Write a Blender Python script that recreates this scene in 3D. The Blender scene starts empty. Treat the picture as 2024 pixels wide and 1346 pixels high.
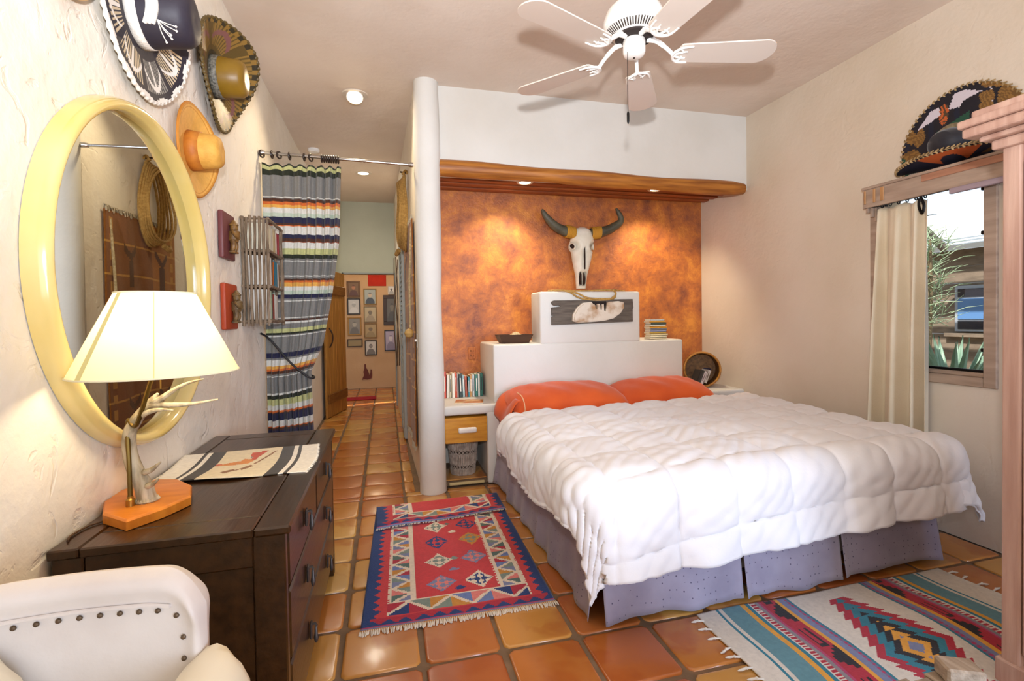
import bpy, bmesh, math, random
import numpy as np
from mathutils import Vector, Matrix
random.seed(7); rng = np.random.default_rng(7)
sc = bpy.context.scene
PI = math.pi
R = math.radians

# ---------------------------------------------------------------- camera
F_PX, CX, CY, CAM_H = 975.6223, 1015.0547, 648.3664, 1.3475
YAW, PITCH, ROLL = 0.2538, 0.0200, -0.0163
def cam_axes():
    f = Vector((math.sin(YAW), math.cos(YAW), 0)); r = Vector((math.cos(YAW), -math.sin(YAW), 0)); u = Vector((0, 0, 1))
    f2 = f*math.cos(PITCH) - u*math.sin(PITCH); u2 = u*math.cos(PITCH) + f*math.sin(PITCH)
    return r*math.cos(ROLL) + u2*math.sin(ROLL), u2*math.cos(ROLL) - r*math.sin(ROLL), f2
cr, cu, cf = cam_axes()
cam = bpy.data.cameras.new('camera'); camo = bpy.data.objects.new('camera', cam)
sc.collection.objects.link(camo); sc.camera = camo
cam.sensor_width = 36; cam.lens = F_PX/2024*36
cam.shift_x = (1012 - CX)/2024; cam.shift_y = (CY - 673)/2024
cam.clip_start = 0.02; cam.clip_end = 200
camo.matrix_world = Matrix(((cr.x, cu.x, -cf.x, 0), (cr.y, cu.y, -cf.y, 0), (cr.z, cu.z, -cf.z, CAM_H), (0, 0, 0, 1)))

# ---------------------------------------------------------------- world, view, daylight
vs = sc.view_settings
vs.view_transform = 'Standard'; vs.look = 'None'; vs.gamma = 1; vs.use_curve_mapping = False
vs.exposure = -0.11
cy_ = sc.cycles; cy_.adaptive_threshold = .03; cy_.max_bounces = 7; cy_.diffuse_bounces = 4; cy_.glossy_bounces = 3; cy_.transmission_bounces = 5; cy_.caustics_reflective = False; cy_.caustics_refractive = False
w = bpy.data.worlds.new('sky'); sc.world = w; w.use_nodes = True
bgn = w.node_tree.nodes['Background']; bgn.inputs[0].default_value = (0.72, 0.86, 1.0, 1); bgn.inputs[1].default_value = 1.6
def light(name, kind, loc, energy, color, target=None, parent=None, **k):
    d = bpy.data.lights.new(name, kind); d.energy = energy; d.color = color
    for a, v in k.items(): setattr(d, a, v)
    o = bpy.data.objects.new(name, d); sc.collection.objects.link(o); o.location = loc
    if target is not None: o.rotation_euler = (Vector(target) - Vector(loc)).to_track_quat('-Z', 'Y').to_euler()
    if parent is not None:
        o.location = Vector(loc) - WL[parent]; o.parent = parent
    return o
WL = {}
light('sun', 'SUN', (0, 0, 10), 8.5, (1, .96, .88), target=(6.0, 1.0, 1.2), angle=0.01)
# photographer's flash above the camera
light('camera_flash', 'SPOT', (0.0, -0.03, 1.62), 430, (.93, .95, 1.0), target=(.95, 2.45, 3.35), spot_size=2.45, spot_blend=1.0, shadow_soft_size=0.035)
# added area lamps behind the camera: bluish daylight on the bed foot, neutral fill
light('bluish_daylight', 'AREA', (2.35, -2.85, 1.30), 42, (.50, .69, 1.0), target=(1.35, 2.0, .45), shape='RECTANGLE', size=.9, size_y=2.0, spread=1.5)
light('rear_fill', 'AREA', (1.2, -2.75, 1.35), 58, (1.0, .95, .90), target=(1.2, 3.0, 1.45), shape='RECTANGLE', size=3.2, size_y=2.2)

# ---------------------------------------------------------------- helpers
def hx(s):
    s = s.lstrip('#'); s = s if len(s) == 6 else ''.join(q*2 for q in s); c = [int(s[i:i+2], 16)/255 for i in (0, 2, 4)]
    return tuple(v/12.92 if v <= .04045 else ((v+.055)/1.055)**2.4 for v in c)
MATS = {}
def M(name, col, rough=.6, col2=None, vs_=6.0, stretch=(1, 1, 1), bump=0., bs=40., bdist=.01, metal=0., coat=0., spec=.5,
      emis=None, trans=0., sheen=0., attr=False, rand=0., lo=.35, hi=.65, detail=4., alpha=1., ior=1.45, sss=0., bstretch=None, rough2=None):
    if name in MATS: return MATS[name]
    m = bpy.data.materials.new(name); m.use_nodes = True; MATS[name] = m
    nt = m.node_tree; N = nt.nodes; L = nt.links; b = N['Principled BSDF']
    c = hx(col) if isinstance(col, str) else col
    b.inputs['Base Color'].default_value = (*c, 1); b.inputs['Roughness'].default_value = rough
    b.inputs['Metallic'].default_value = metal; b.inputs['Coat Weight'].default_value = coat; b.inputs['Coat Roughness'].default_value = .12
    b.inputs['Specular IOR Level'].default_value = spec; b.inputs['Transmission Weight'].default_value = trans
    b.inputs['Sheen Weight'].default_value = sheen; b.inputs['IOR'].default_value = ior
    tc = N.new('ShaderNodeTexCoord')
    def mapped(st):
        mp = N.new('ShaderNodeMapping'); mp.inputs['Scale'].default_value = st
        L.new(tc.outputs['Object'], mp.inputs['Vector']); return mp.outputs[0]
    out = None
    if attr:
        a = N.new('ShaderNodeAttribute'); a.attribute_name = 'Col'; out = a.outputs['Color']
        if col2 is not None:
            nz = N.new('ShaderNodeTexNoise'); nz.inputs['Scale'].default_value = vs_; L.new(mapped(stretch), nz.inputs['Vector'])
            mr = N.new('ShaderNodeMapRange'); mr.inputs['To Min'].default_value = .8; mr.inputs['To Max'].default_value = 1.15; L.new(nz.outputs[0], mr.inputs['Value'])
            mx = N.new('ShaderNodeVectorMath'); mx.operation = 'SCALE'; L.new(out, mx.inputs[0]); L.new(mr.outputs[0], mx.inputs['Scale']); out = mx.outputs[0]
    elif col2 is not None:
        nz = N.new('ShaderNodeTexNoise'); nz.inputs['Scale'].default_value = vs_; nz.inputs['Detail'].default_value = detail
        L.new(mapped(stretch), nz.inputs['Vector'])
        rp = N.new('ShaderNodeValToRGB'); c2 = hx(col2) if isinstance(col2, str) else col2
        rp.color_ramp.elements[0].position = lo; rp.color_ramp.elements[1].position = hi
        rp.color_ramp.elements[0].color = (*c2, 1); rp.color_ramp.elements[1].color = (*c, 1)
        L.new(nz.outputs[0], rp.inputs[0]); out = rp.outputs[0]
        if rough2 is not None:
            mr = N.new('ShaderNodeMapRange'); mr.inputs['To Min'].default_value = rough2; mr.inputs['To Max'].default_value = rough
            L.new(nz.outputs[0], mr.inputs['Value']); L.new(mr.outputs[0], b.inputs['Roughness'])
    if rand and out is not None:
        oi = N.new('ShaderNodeObjectInfo'); hs = N.new('ShaderNodeHueSaturation')
        mr = N.new('ShaderNodeMapRange'); mr.inputs['To Min'].default_value = 1-rand; mr.inputs['To Max'].default_value = 1+rand
        L.new(oi.outputs['Random'], mr.inputs['Value']); L.new(mr.outputs[0], hs.inputs['Value']); L.new(out, hs.inputs['Color']); out = hs.outputs[0]
    if out is not None: L.new(out, b.inputs['Base Color'])
    if emis: b.inputs['Emission Color'].default_value = (*(hx(emis[0]) if isinstance(emis[0], str) else emis[0]), 1); b.inputs['Emission Strength'].default_value = emis[1]
    if bump:
        nz = N.new('ShaderNodeTexNoise'); nz.inputs['Scale'].default_value = bs; nz.inputs['Detail'].default_value = 5
        L.new(mapped(bstretch or stretch), nz.inputs['Vector'])
        bp = N.new('ShaderNodeBump'); bp.inputs['Strength'].default_value = bump; bp.inputs['Distance'].default_value = bdist
        L.new(nz.outputs[0], bp.inputs['Height']); L.new(bp.outputs[0], b.inputs['Normal'])
    return m

class G:
    """collects geometry in world coordinates; .obj() links it as one mesh object"""
    def __init__(s): s.v = []; s.f = []; s.c = []
    def add(s, vs_, fs_, col=None):
        o = len(s.v); s.v.extend([tuple(p) for p in vs_]); s.f.extend([tuple(i+o for i in f) for f in fs_])
        s.c.extend([col]*len(fs_)); return s
    def box(s, x0, x1, y0, y1, z0, z1, col=None):
        return s.add([(x0,y0,z0),(x1,y0,z0),(x1,y1,z0),(x0,y1,z0),(x0,y0,z1),(x1,y0,z1),(x1,y1,z1),(x0,y1,z1)],
                     [(3,2,1,0),(4,5,6,7),(0,1,5,4),(1,2,6,5),(2,3,7,6),(3,0,4,7)], col)
    def rbox(s, x0, x1, y0, y1, z0, z1, b=.01, seg=2, T=None, col=None):
        bm = bmesh.new(); bmesh.ops.create_cube(bm, size=1)
        for v in bm.verts: v.co = ((x0+x1)/2+v.co.x*(x1-x0), (y0+y1)/2+v.co.y*(y1-y0), (z0+z1)/2+v.co.z*(z1-z0))
        b = min(b, .49*min(abs(x1-x0), abs(y1-y0), abs(z1-z0)))
        bmesh.ops.bevel(bm, geom=bm.edges[:], offset=b, segments=seg, profile=.5, affect='EDGES')
        bm.verts.index_update()
        vv = [v.co.copy() for v in bm.verts]
        if T is not None: vv = [T @ v for v in vv]
        ff = [tuple(v.index for v in f.verts) for f in bm.faces]; bm.free()
        return s.add(vv, ff, col)
    def tube(s, pts, rad, n=8, caps=True, closed=False, col=None, flat=1.0):
        pts = [Vector(p) for p in pts]; m = len(pts)
        if not hasattr(rad, '__len__'): rad = [rad]*m
        vv = []; up = None
        for i, p in enumerate(pts):
            if closed: t = pts[(i+1) % m] - pts[i-1]
            else: t = pts[min(i+1, m-1)] - pts[max(i-1, 0)]
            t.normalize()
            if up is None: up = Vector((0, 0, 1)) if abs(t.z) < .9 else Vector((1, 0, 0))
            a = up - t*up.dot(t)
            if a.length < 1e-6: a = t.orthogonal()
            a.normalize(); b = t.cross(a); up = a
            for k in range(n):
                q = 2*PI*k/n; vv.append(p + (a*math.cos(q)*flat + b*math.sin(q))*rad[i])
        ff = []
        for i in range(m if closed else m-1):
            j = (i+1) % m
            for k in range(n): ff.append((i*n+k, i*n+(k+1) % n, j*n+(k+1) % n, j*n+k))
        if caps and not closed: ff += [tuple(range(n))[::-1], tuple((m-1)*n+k for k in range(n))]
        return s.add(vv, ff, col)
    def lathe(s, prof, n=24, c=(0, 0, 0), T=None, col=None, cap=True):
        vv = []; c = Vector(c)
        for r_, z in prof:
            for k in range(n):
                q = 2*PI*k/n; v = Vector((r_*math.cos(q), r_*math.sin(q), z)); vv.append((T @ v if T is not None else v) + c)
        ff = [(i*n+k, i*n+(k+1) % n, (i+1)*n+(k+1) % n, (i+1)*n+k) for i in range(len(prof)-1) for k in range(n)]
        if cap: ff += [tuple(range(n))[::-1], tuple((len(prof)-1)*n+k for k in range(n))]
        return s.add(vv, ff, col)
    def prism(s, poly, w0, w1, mp=None, col=None):
        mp = mp or (lambda u, v, w_: (u, v, w_)); n = len(poly)
        vv = [mp(u, v, w0) for u, v in poly] + [mp(u, v, w1) for u, v in poly]
        ff = [tuple(range(n))[::-1], tuple(range(n, 2*n))] + [(i, (i+1) % n, n+(i+1) % n, n+i) for i in range(n)]
        return s.add(vv, ff, col)
    def grid(s, Pn, cols=None, wrap=False):
        """Pn: (nu,nv,3) array"""
        nu, nv = Pn.shape[:2]; o = len(s.v)
        s.v.extend(map(tuple, Pn.reshape(-1, 3).tolist()))
        for i in range(nu if wrap else nu-1):
            i2 = (i+1) % nu
            for j in range(nv-1):
                s.f.append((o+i*nv+j, o+i2*nv+j, o+i2*nv+j+1, o+i*nv+j+1)); s.c.append(None if cols is None else cols[i][j])
        return s
    def obj(s, name, mat, parent=None, smooth=True, angle=35, origin=None, recalc=True):
        vv = np.array(s.v, dtype=float)
        if parent is not None: org = WL[parent]
        elif origin is not None: org = Vector(origin)
        else:
            lo, hi = vv.min(0), vv.max(0); org = Vector(((lo[0]+hi[0])/2, (lo[1]+hi[1])/2, lo[2]))
        me = bpy.data.meshes.new(name); me.from_pydata((vv - np.array(org)).tolist(), [], s.f)
        if recalc:
            bm = bmesh.new(); bm.from_mesh(me); bmesh.ops.recalc_face_normals(bm, faces=bm.faces[:]); bm.to_mesh(me); bm.free()
        if any(c is not None for c in s.c):
            ca = me.color_attributes.new('Col', 'FLOAT_COLOR', 'CORNER'); arr = np.zeros((len(me.loops), 4)); k = 0
            for p, c in zip(me.polygons, s.c):
                c = c or (.5, .5, .5)
                arr[p.loop_start:p.loop_start+p.loop_total] = (*c[:3], 1)
            ca.data.foreach_set('color', arr.ravel())
        if smooth:
            me.polygons.foreach_set('use_smooth', [True]*len(me.polygons))
            try: me.set_sharp_from_angle(angle=R(angle))
            except Exception: pass
        if mat is not None: me.materials.append(mat)
        o = bpy.data.objects.new(name, me); sc.collection.objects.link(o)
        if parent is not None: o.parent = parent; o.location = (0, 0, 0)
        else: o.location = org
        WL[o] = Vector(org)
        return o
def tag(o, label, cat, group=None, kind=None):
    if label: o['label'] = label
    if cat: o['category'] = cat
    if group: o['group'] = group
    if kind: o['kind'] = kind
    return o
def thing(name, label, cat, loc, group=None):
    o = bpy.data.objects.new(name, None); sc.collection.objects.link(o); o.location = loc; o.empty_display_size = .05
    WL[o] = Vector(loc); return tag(o, label, cat, group)
def struct(name, g, mat, label=None, cat=None, **k):
    o = g.obj(name, mat, **k); o['kind'] = 'structure'
    if label: o['label'] = label
    if cat: o['category'] = cat
    return o
def copy_tree(o, delta, parent=None):
    c = o.copy(); sc.collection.objects.link(c); c.parent = parent
    if parent is None: c.location = o.location + Vector(delta)
    WL[c] = WL[o] + Vector(delta)
    for ch in list(o.children): copy_tree(ch, delta, c)
    return c
def smoothstep(x): x = np.clip(x, 0, 1); return x*x*(3-2*x)
def catmull(pts, per=6):
    pts = [np.array(p, float) for p in pts]; out = []
    for i in range(len(pts)-1):
        p0 = pts[max(i-1, 0)]; p1 = pts[i]; p2 = pts[i+1]; p3 = pts[min(i+2, len(pts)-1)]
        for k in range(per):
            t = k/per; out.append(.5*((2*p1) + (-p0+p2)*t + (2*p0-5*p1+4*p2-p3)*t*t + (-p0+3*p1-3*p2+p3)*t**3))
    out.append(pts[-1]); return out
def interp(xs, ys, n):
    t = np.linspace(0, 1, n); return np.interp(t, np.linspace(0, 1, len(ys)) if xs is None else xs, ys)
# ---------------------------------------------------------------- surface materials
def plaster(name, col, col2, bump=.5, gouge=1.0, rough=.8, vscale=1.3):
    m = bpy.data.materials.new(name); m.use_nodes = True; MATS[name] = m
    N = m.node_tree.nodes; L = m.node_tree.links; b = N['Principled BSDF']; b.inputs['Roughness'].default_value = rough; b.inputs['Specular IOR Level'].default_value = .25
    tc = N.new('ShaderNodeTexCoord')
    def noise(s, d=4, dist=0.):
        n = N.new('ShaderNodeTexNoise'); n.inputs['Scale'].default_value = s; n.inputs['Detail'].default_value = d; n.inputs['Distortion'].default_value = dist
        L.new(tc.outputs['Object'], n.inputs['Vector']); return n.outputs[0]
    rp = N.new('ShaderNodeValToRGB'); rp.color_ramp.elements[0].color = (*hx(col2), 1); rp.color_ramp.elements[1].color = (*hx(col), 1)
    rp.color_ramp.elements[0].position = .3; rp.color_ramp.elements[1].position = .62
    L.new(noise(vscale, 6), rp.inputs[0]); L.new(rp.outputs[0], b.inputs['Base Color'])
    g = N.new('ShaderNodeValToRGB'); g.color_ramp.elements[0].position = .60; g.color_ramp.elements[1].position = .70
    g.color_ramp.elements[0].color = (1, 1, 1, 1); g.color_ramp.elements[1].color = (0, 0, 0, 1)
    L.new(noise(9, 6, 1.2), g.inputs[0])
    a1 = N.new('ShaderNodeMath'); a1.operation = 'MULTIPLY'; a1.inputs[1].default_value = .10*gouge; L.new(g.outputs[0], a1.inputs[0])
    a2 = N.new('ShaderNodeMath'); a2.operation = 'ADD'; L.new(noise(3.2, 3), a2.inputs[0]); L.new(a1.outputs[0], a2.inputs[1])
    a3 = N.new('ShaderNodeMath'); a3.operation = 'MULTIPLY'; a3.inputs[1].default_value = .12; L.new(noise(38, 4), a3.inputs[0])
    a4 = N.new('ShaderNodeMath'); a4.operation = 'ADD'; L.new(a2.outputs[0], a4.inputs[0]); L.new(a3.outputs[0], a4.inputs[1])
    bp = N.new('ShaderNodeBump'); bp.inputs['Strength'].default_value = bump; bp.inputs['Distance'].default_value = .03
    L.new(a4.outputs[0], bp.inputs['Height']); L.new(bp.outputs[0], b.inputs['Normal'])
    return m
m_wall = plaster('cream_plaster', '#F5EEE2', '#EBE1D0', .7, 1.5)
m_white = plaster('white_plaster', '#DEDBD4', '#D2CEC5', .35, .25)
m_wallr = plaster('tan_plaster', '#DDD0BE', '#D3C4AE', .4, .7)
m_ceil = plaster('ceiling_plaster', '#E2D4C6', '#D8C7B7', .35, .5)
m_hall = plaster('sage_plaster', '#C6CAB9', '#B9BEAC', .25, .2)
m_back = plaster('sand_plaster', '#D8B892', '#CBA67E', .5, .3)
# rust-orange sponge-painted plaster
m_orange = bpy.data.materials.new('rust_orange_plaster'); m_orange.use_nodes = True
def _orange(m):
    N = m.node_tree.nodes; L = m.node_tree.links; b = N['Principled BSDF']; b.inputs['Roughness'].default_value = .55
    tc = N.new('ShaderNodeTexCoord'); n = N.new('ShaderNodeTexNoise'); n.inputs['Scale'].default_value = 4.5; n.inputs['Detail'].default_value = 12; n.inputs['Roughness'].default_value = .72; n.inputs['Distortion'].default_value = .25
    L.new(tc.outputs['Object'], n.inputs['Vector']); rp = N.new('ShaderNodeValToRGB'); e = rp.color_ramp.elements
    e[0].position = .34; e[0].color = (*hx('#7E4630'), 1); e[1].position = .68; e[1].color = (*hx('#DE9038'), 1)
    k = e.new(.52); k.color = (*hx('#B86A30'), 1)
    L.new(n.outputs[0], rp.inputs[0]); L.new(rp.outputs[0], b.inputs['Base Color'])
    n2 = N.new('ShaderNodeTexNoise'); n2.inputs['Scale'].default_value = 26; n2.inputs['Detail'].default_value = 6; n2.inputs['Distortion'].default_value = 1.5; L.new(tc.outputs['Object'], n2.inputs['Vector'])
    bp = N.new('ShaderNodeBump'); bp.inputs['Strength'].default_value = .5; bp.inputs['Distance'].default_value = .012
    L.new(n2.outputs[0], bp.inputs['Height']); L.new(bp.outputs[0], b.inputs['Normal'])
_orange(m_orange)
# sealed terracotta tile: two firing tones inside each tile, a different body colour per tile
m_tile = bpy.data.materials.new('sealed_terracotta'); m_tile.use_nodes = True
def _tile(m):
    N = m.node_tree.nodes; L = m.node_tree.links; b = N['Principled BSDF']
    b.inputs['Roughness'].default_value = .24; b.inputs['Coat Weight'].default_value = .35; b.inputs['Coat Roughness'].default_value = .16
    tc = N.new('ShaderNodeTexCoord'); oi = N.new('ShaderNodeObjectInfo')
    rp = N.new('ShaderNodeValToRGB'); e = rp.color_ramp.elements
    for i, (p, c) in enumerate(((0, '#B4642E'), (.3, '#C98840'), (.55, '#CFA055'), (.8, '#C4803C'), (1, '#AE6030'))):
        q = e[i] if i < 2 else e.new(p); q.position = p; q.color = (*hx(c), 1)
    L.new(oi.outputs['Random'], rp.inputs[0])
    # edge tone: stronger firing towards one side of the tile
    off = N.new('ShaderNodeVectorMath'); off.operation = 'ADD'; L.new(tc.outputs['Object'], off.inputs[0])
    cmb = N.new('ShaderNodeCombineXYZ'); mm = N.new('ShaderNodeMath'); mm.operation = 'MULTIPLY'; mm.inputs[1].default_value = 47.; L.new(oi.outputs['Random'], mm.inputs[0])
    L.new(mm.outputs[0], cmb.inputs[2]); L.new(cmb.outputs[0], off.inputs[1])
    n = N.new('ShaderNodeTexNoise'); n.inputs['Scale'].default_value = 5.; n.inputs['Detail'].default_value = 3; n.inputs['Distortion'].default_value = .4
    L.new(off.outputs[0], n.inputs['Vector'])
    sx = N.new('ShaderNodeSeparateXYZ'); L.new(tc.outputs['Object'], sx.inputs[0])
    ad = N.new('ShaderNodeMath'); ad.operation = 'MULTIPLY_ADD'; ad.inputs[1].default_value = 1.1; L.new(sx.outputs[0], ad.inputs[0]); L.new(n.outputs[0], ad.inputs[2])
    r2 = N.new('ShaderNodeValToRGB'); r2.color_ramp.elements[0].position = .55; r2.color_ramp.elements[1].position = .66
    L.new(ad.outputs[0], r2.inputs[0])
    mx = N.new('ShaderNodeMixRGB'); mx.inputs[2].default_value = (*hx('#A65224'), 1); L.new(r2.outputs[0], mx.inputs[0]); L.new(rp.outputs[0], mx.inputs[1])
    f2 = N.new('ShaderNodeMath'); f2.operation = 'MULTIPLY'; f2.inputs[1].default_value = .5; L.new(r2.outputs[0], f2.inputs[0]); L.new(f2.outputs[0], mx.inputs[0])
    L.new(mx.outputs[0], b.inputs['Base Color'])
    n3 = N.new('ShaderNodeTexNoise'); n3.inputs['Scale'].default_value = 14; L.new(off.outputs[0], n3.inputs['Vector'])
    bp = N.new('ShaderNodeBump'); bp.inputs['Strength'].default_value = .22; bp.inputs['Distance'].default_value = .006
    L.new(n3.outputs[0], bp.inputs['Height']); L.new(bp.outputs[0], b.inputs['Normal']); L.new(bp.outputs[0], b.inputs['Coat Normal'])
_tile(m_tile)
m_grout = M('grout', '#8A6F55', .9, '#75604A', 12, bump=.3)
m_pine = M('peeled_pine', '#B5742C', .45, '#8A4F1C', 3, (1, 14, 14), bump=.25, bs=6)
m_pine_dark = M('stained_pine_boards', '#A0521F', .5, '#7E3B15', 3, (1, 16, 1), bump=.2, bs=6)
m_doorwood = M('plank_pine', '#BE8A42', .5, '#9C6A2C', 3, (12, 12, 1), bump=.2, bs=6)
m_drawer = M('honey_pine', '#D79A34', .4, '#C4842A', 3, (2, 2, 14), bump=.1, bs=6)
m_dark = M('dark_stained_wood', '#3A220C', .28, '#281606', 3, (10, 1, 10), bump=.12, bs=8, coat=.25)
m_pinkwood = M('limed_pine', '#C2A08F', .5, '#A98474', 2.5, (10, 10, .8), bump=.2, bs=8)
m_winwood = M('weathered_window_wood', '#B39C88', .55, '#9A8472', 3, (8, 1, 8), bump=.2, bs=8)
m_tanblock = M('tan_wood', '#B98A58', .5, '#A4764A', 4)
m_chrome = M('chrome', '#C8C8C8', .18, metal=1.)
m_black = M('black_metal', '#161414', .4, metal=.6)
m_whitepaint = M('white_enamel', '#F1EEE8', .3, coat=.2)
m_glass = M('window_glass', (1, 1, 1), .02, trans=1., ior=1.02, spec=.3)
m_bulb = M('lit_bulb', (1, .9, .7), .4, emis=((1, .86, .62), 14))
m_bulb_dim = M('lit_bulb_soft', (1, .9, .75), .4, emis=((1, .88, .68), 8))

# ---------------------------------------------------------------- structure
XL, XR, ZC = -.86, 3.28, 3.18
YH, YO = 3.92, 4.61
fl = struct('floor', G().box(-1.7, 3.4, -3.1, 10.5, -.10, -.008), m_grout, 'sealed terracotta tile floor with grey grout', 'floor', smooth=False)
PITCH_T, TX, TY = .32, -.2012, 1.9307
def tile_mesh():
    bm = bmesh.new(); a, cr_ = .150, .018; pts = []
    for cx_, cy_, a0 in ((a-cr_, a-cr_, 0), (-a+cr_, a-cr_, 90), (-a+cr_, -a+cr_, 180), (a-cr_, -a+cr_, 270)):
        for k in range(2):
            q = R(a0+90*k); pts.append((cx_+cr_*math.cos(q), cy_+cr_*math.sin(q)))
    rings = [[bm.verts.new((x*s, y*s, z)) for x, y in pts] for s, z in ((1, -.012), (.992, -.0035), (.968, -.0007), (.93, 0.0))]
    n = len(pts)
    for A, B in zip(rings, rings[1:]):
        for i in range(n): bm.faces.new((A[i], A[(i+1) % n], B[(i+1) % n], B[i]))
    bm.faces.new(rings[-1])
    me = bpy.data.meshes.new('tile'); bm.to_mesh(me); bm.free(); me.materials.append(m_tile)
    me.polygons.foreach_set('use_smooth', [True]*len(me.polygons))
    try: me.set_sharp_from_angle(angle=R(50))
    except Exception: pass
    return me
tmesh = tile_mesh()
def lay(x0, x1, y0, y1):
    for i in range(math.floor((x0-TX)/PITCH_T), math.ceil((x1-TX)/PITCH_T)):
        for j in range(math.floor((y0-TY)/PITCH_T), math.ceil((y1-TY)/PITCH_T)):
            a0, a1 = TX+i*PITCH_T, TX+(i+1)*PITCH_T; b0, b1 = TY+j*PITCH_T, TY+(j+1)*PITCH_T
            sx = sy = 1.
            if a0 < x0 or a1 > x1: a0, a1 = max(a0, x0), min(a1, x1); sx = (a1-a0)/PITCH_T
            if b0 < y0 or b1 > y1: b0, b1 = max(b0, y0), min(b1, y1); sy = (b1-b0)/PITCH_T
            if sx < .12 or sy < .12: continue
            o = bpy.data.objects.new('tile', tmesh); sc.collection.objects.link(o); o.parent = fl
            rot = random.choice((0, 1, 2, 3)) if sx == sy == 1 else 0
            o.location = Vector(((a0+a1)/2+random.uniform(-.003, .003), (b0+b1)/2+random.uniform(-.003, .003), random.uniform(-.0015, .001))) - WL[fl]
            o.rotation_euler = (random.uniform(-.004, .004), random.uniform(-.004, .004), rot*PI/2+random.uniform(-.008, .008))
            o.scale = (sx, sy, 1)
lay(XL+.004, XR-.004, -.62, YH)
lay(XL+.004, .20, YH, 8.06)
lay(-.75, .25, 8.06, 10.2)

struct('wall_left', G().box(XL-.2, XL, -3, 8.0, 0, ZC), m_wall, smooth=False)
# right wall with the window opening
WY0, WY1, WZ0, WZ1 = 1.995, 2.67, .955, 2.12
g = G()
for a in ((WY1, 4.7, 0, ZC), (WY0, WY1, 0, WZ0), (WY0, WY1, WZ1, ZC), (-3, WY0, 0, ZC)):
    g.box(XR, XR+.22, a[0], a[1], a[2], a[3])
struct('wall_right', g, m_wallr, smooth=False)
g = G()
for a in ((XL, -.5, 0, ZC), (2.9, XR, 0, ZC), (-.5, 2.9, 2.35, ZC)): g.box(a[0], a[1], -3.15, -3.0, a[2], a[3])
struct('wall_rear', g, m_wall, smooth=False)
struct('ceiling', G().box(-1.2, 3.5, -3.1, 8.1, ZC, ZC+.12), m_ceil, smooth=False)
struct('wall_head', G().box(.36, XR, YH, YH+.12, 2.50, ZC), m_white, smooth=False)
struct('wall_niche', G().box(.40, XR+.1, YO, YO+.15, 0, 2.7), m_orange, smooth=False)
# partition between hall and niche, ending in a round plaster post
struct('wall_hall', G().prism([(.252, 3.95), (.165, 8.0), (.425, 8.0), (.425, 3.95)], 0, ZC), m_wall, smooth=False)
prof = [(.098+.004*math.sin(z*3.1)+.003*math.sin(z*7+1), z) for z in np.linspace(0, ZC, 30)]
prof[0] = (.104, 0)
struct('wall_post', G().lathe(prof, 28, (.338, 3.895, 0)), m_white, 'round white plaster post at end of hall partition', 'post')
# niche ceiling: boards above the log beam
ncl = struct('ceiling_niche', G().box(.43, XR, YH+.121, YO, 2.60, 2.66), m_pine_dark, smooth=False)
nb = 4; bw = (YO-4.045)/nb
for i in range(nb):
    G().rbox(.43, XR-.002, 4.041+i*bw+.002, 3.985+(i+1)*bw-.002, 2.53, 2.60, .004, 1).obj('plank', m_pine_dark, ncl, smooth=False)
beam = [(x, 3.905+.008*math.sin(x*2), 2.519+.01*math.sin(x*1.7+.5)-.006*(x-1.8)) for x in np.linspace(.40, 3.225, 24)]
brad = [.062+.006*math.sin(i*.7) for i in range(24)]; brad[-1] = .048
bo = G().tube(beam, brad, 16).obj('trim_1', m_pine, smooth=True, angle=50)
tag(bo, 'round peeled log beam across top of bed niche', 'beam', kind='structure')
# hall end wall with door opening, far room
OX0, OX1, OZ = -.63, .165, 2.09
g = G()
g.box(XL, OX0, 8.0, 8.14, 0, ZC); g.box(OX1, .43, 8.0, 8.14, 0, ZC); g.box(OX0, OX1, 8.0, 8.14, OZ, ZC)
struct('wall_hall_end', g, m_hall, smooth=False)
g = G(); g.box(OX0, OX0+.02, 7.99, 8.15, 0, OZ); g.box(OX1-.02, OX1, 7.98, 8.15, 0, OZ); g.box(OX0, OX1, 7.99, 8.15, OZ-.02, OZ)
struct('trim_2', g, M('grey_door_frame', '#98A0A0', .5), 'grey painted frame around the hall doorway', 'door frame', smooth=False)
struct('wall_far', G().box(-1.6, 1.4, 10.22, 10.35, 0, 2.7), m_back, smooth=False)
struct('wall_far_left', G().box(-1.65, -1.6, 8.14, 10.3, 0, 2.7), m_back, smooth=False)
struct('wall_far_right', G().box(1.4, 1.45, 8.14, 10.3, 0, 2.7), m_back, smooth=False)
struct('ceiling_far', G().box(-1.6, 1.4, 8.14, 10.3, 2.7, 2.78), m_ceil, smooth=False)
# ---------------------------------------------------------------- headboard and built-in nightstands
HB = thing('headboard', 'stepped white plaster headboard built against the rust wall', 'headboard', (1.75, 4.3, 0))
G().rbox(.862, 2.646, 4.0, YO-.004, 0, 1.13, .018, 3).obj('lower_step', m_white, HB)
G().rbox(1.272, 2.212, 4.0, 4.27, 1.12, 1.57, .018, 3).obj('upper_step', m_white, HB)

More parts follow.
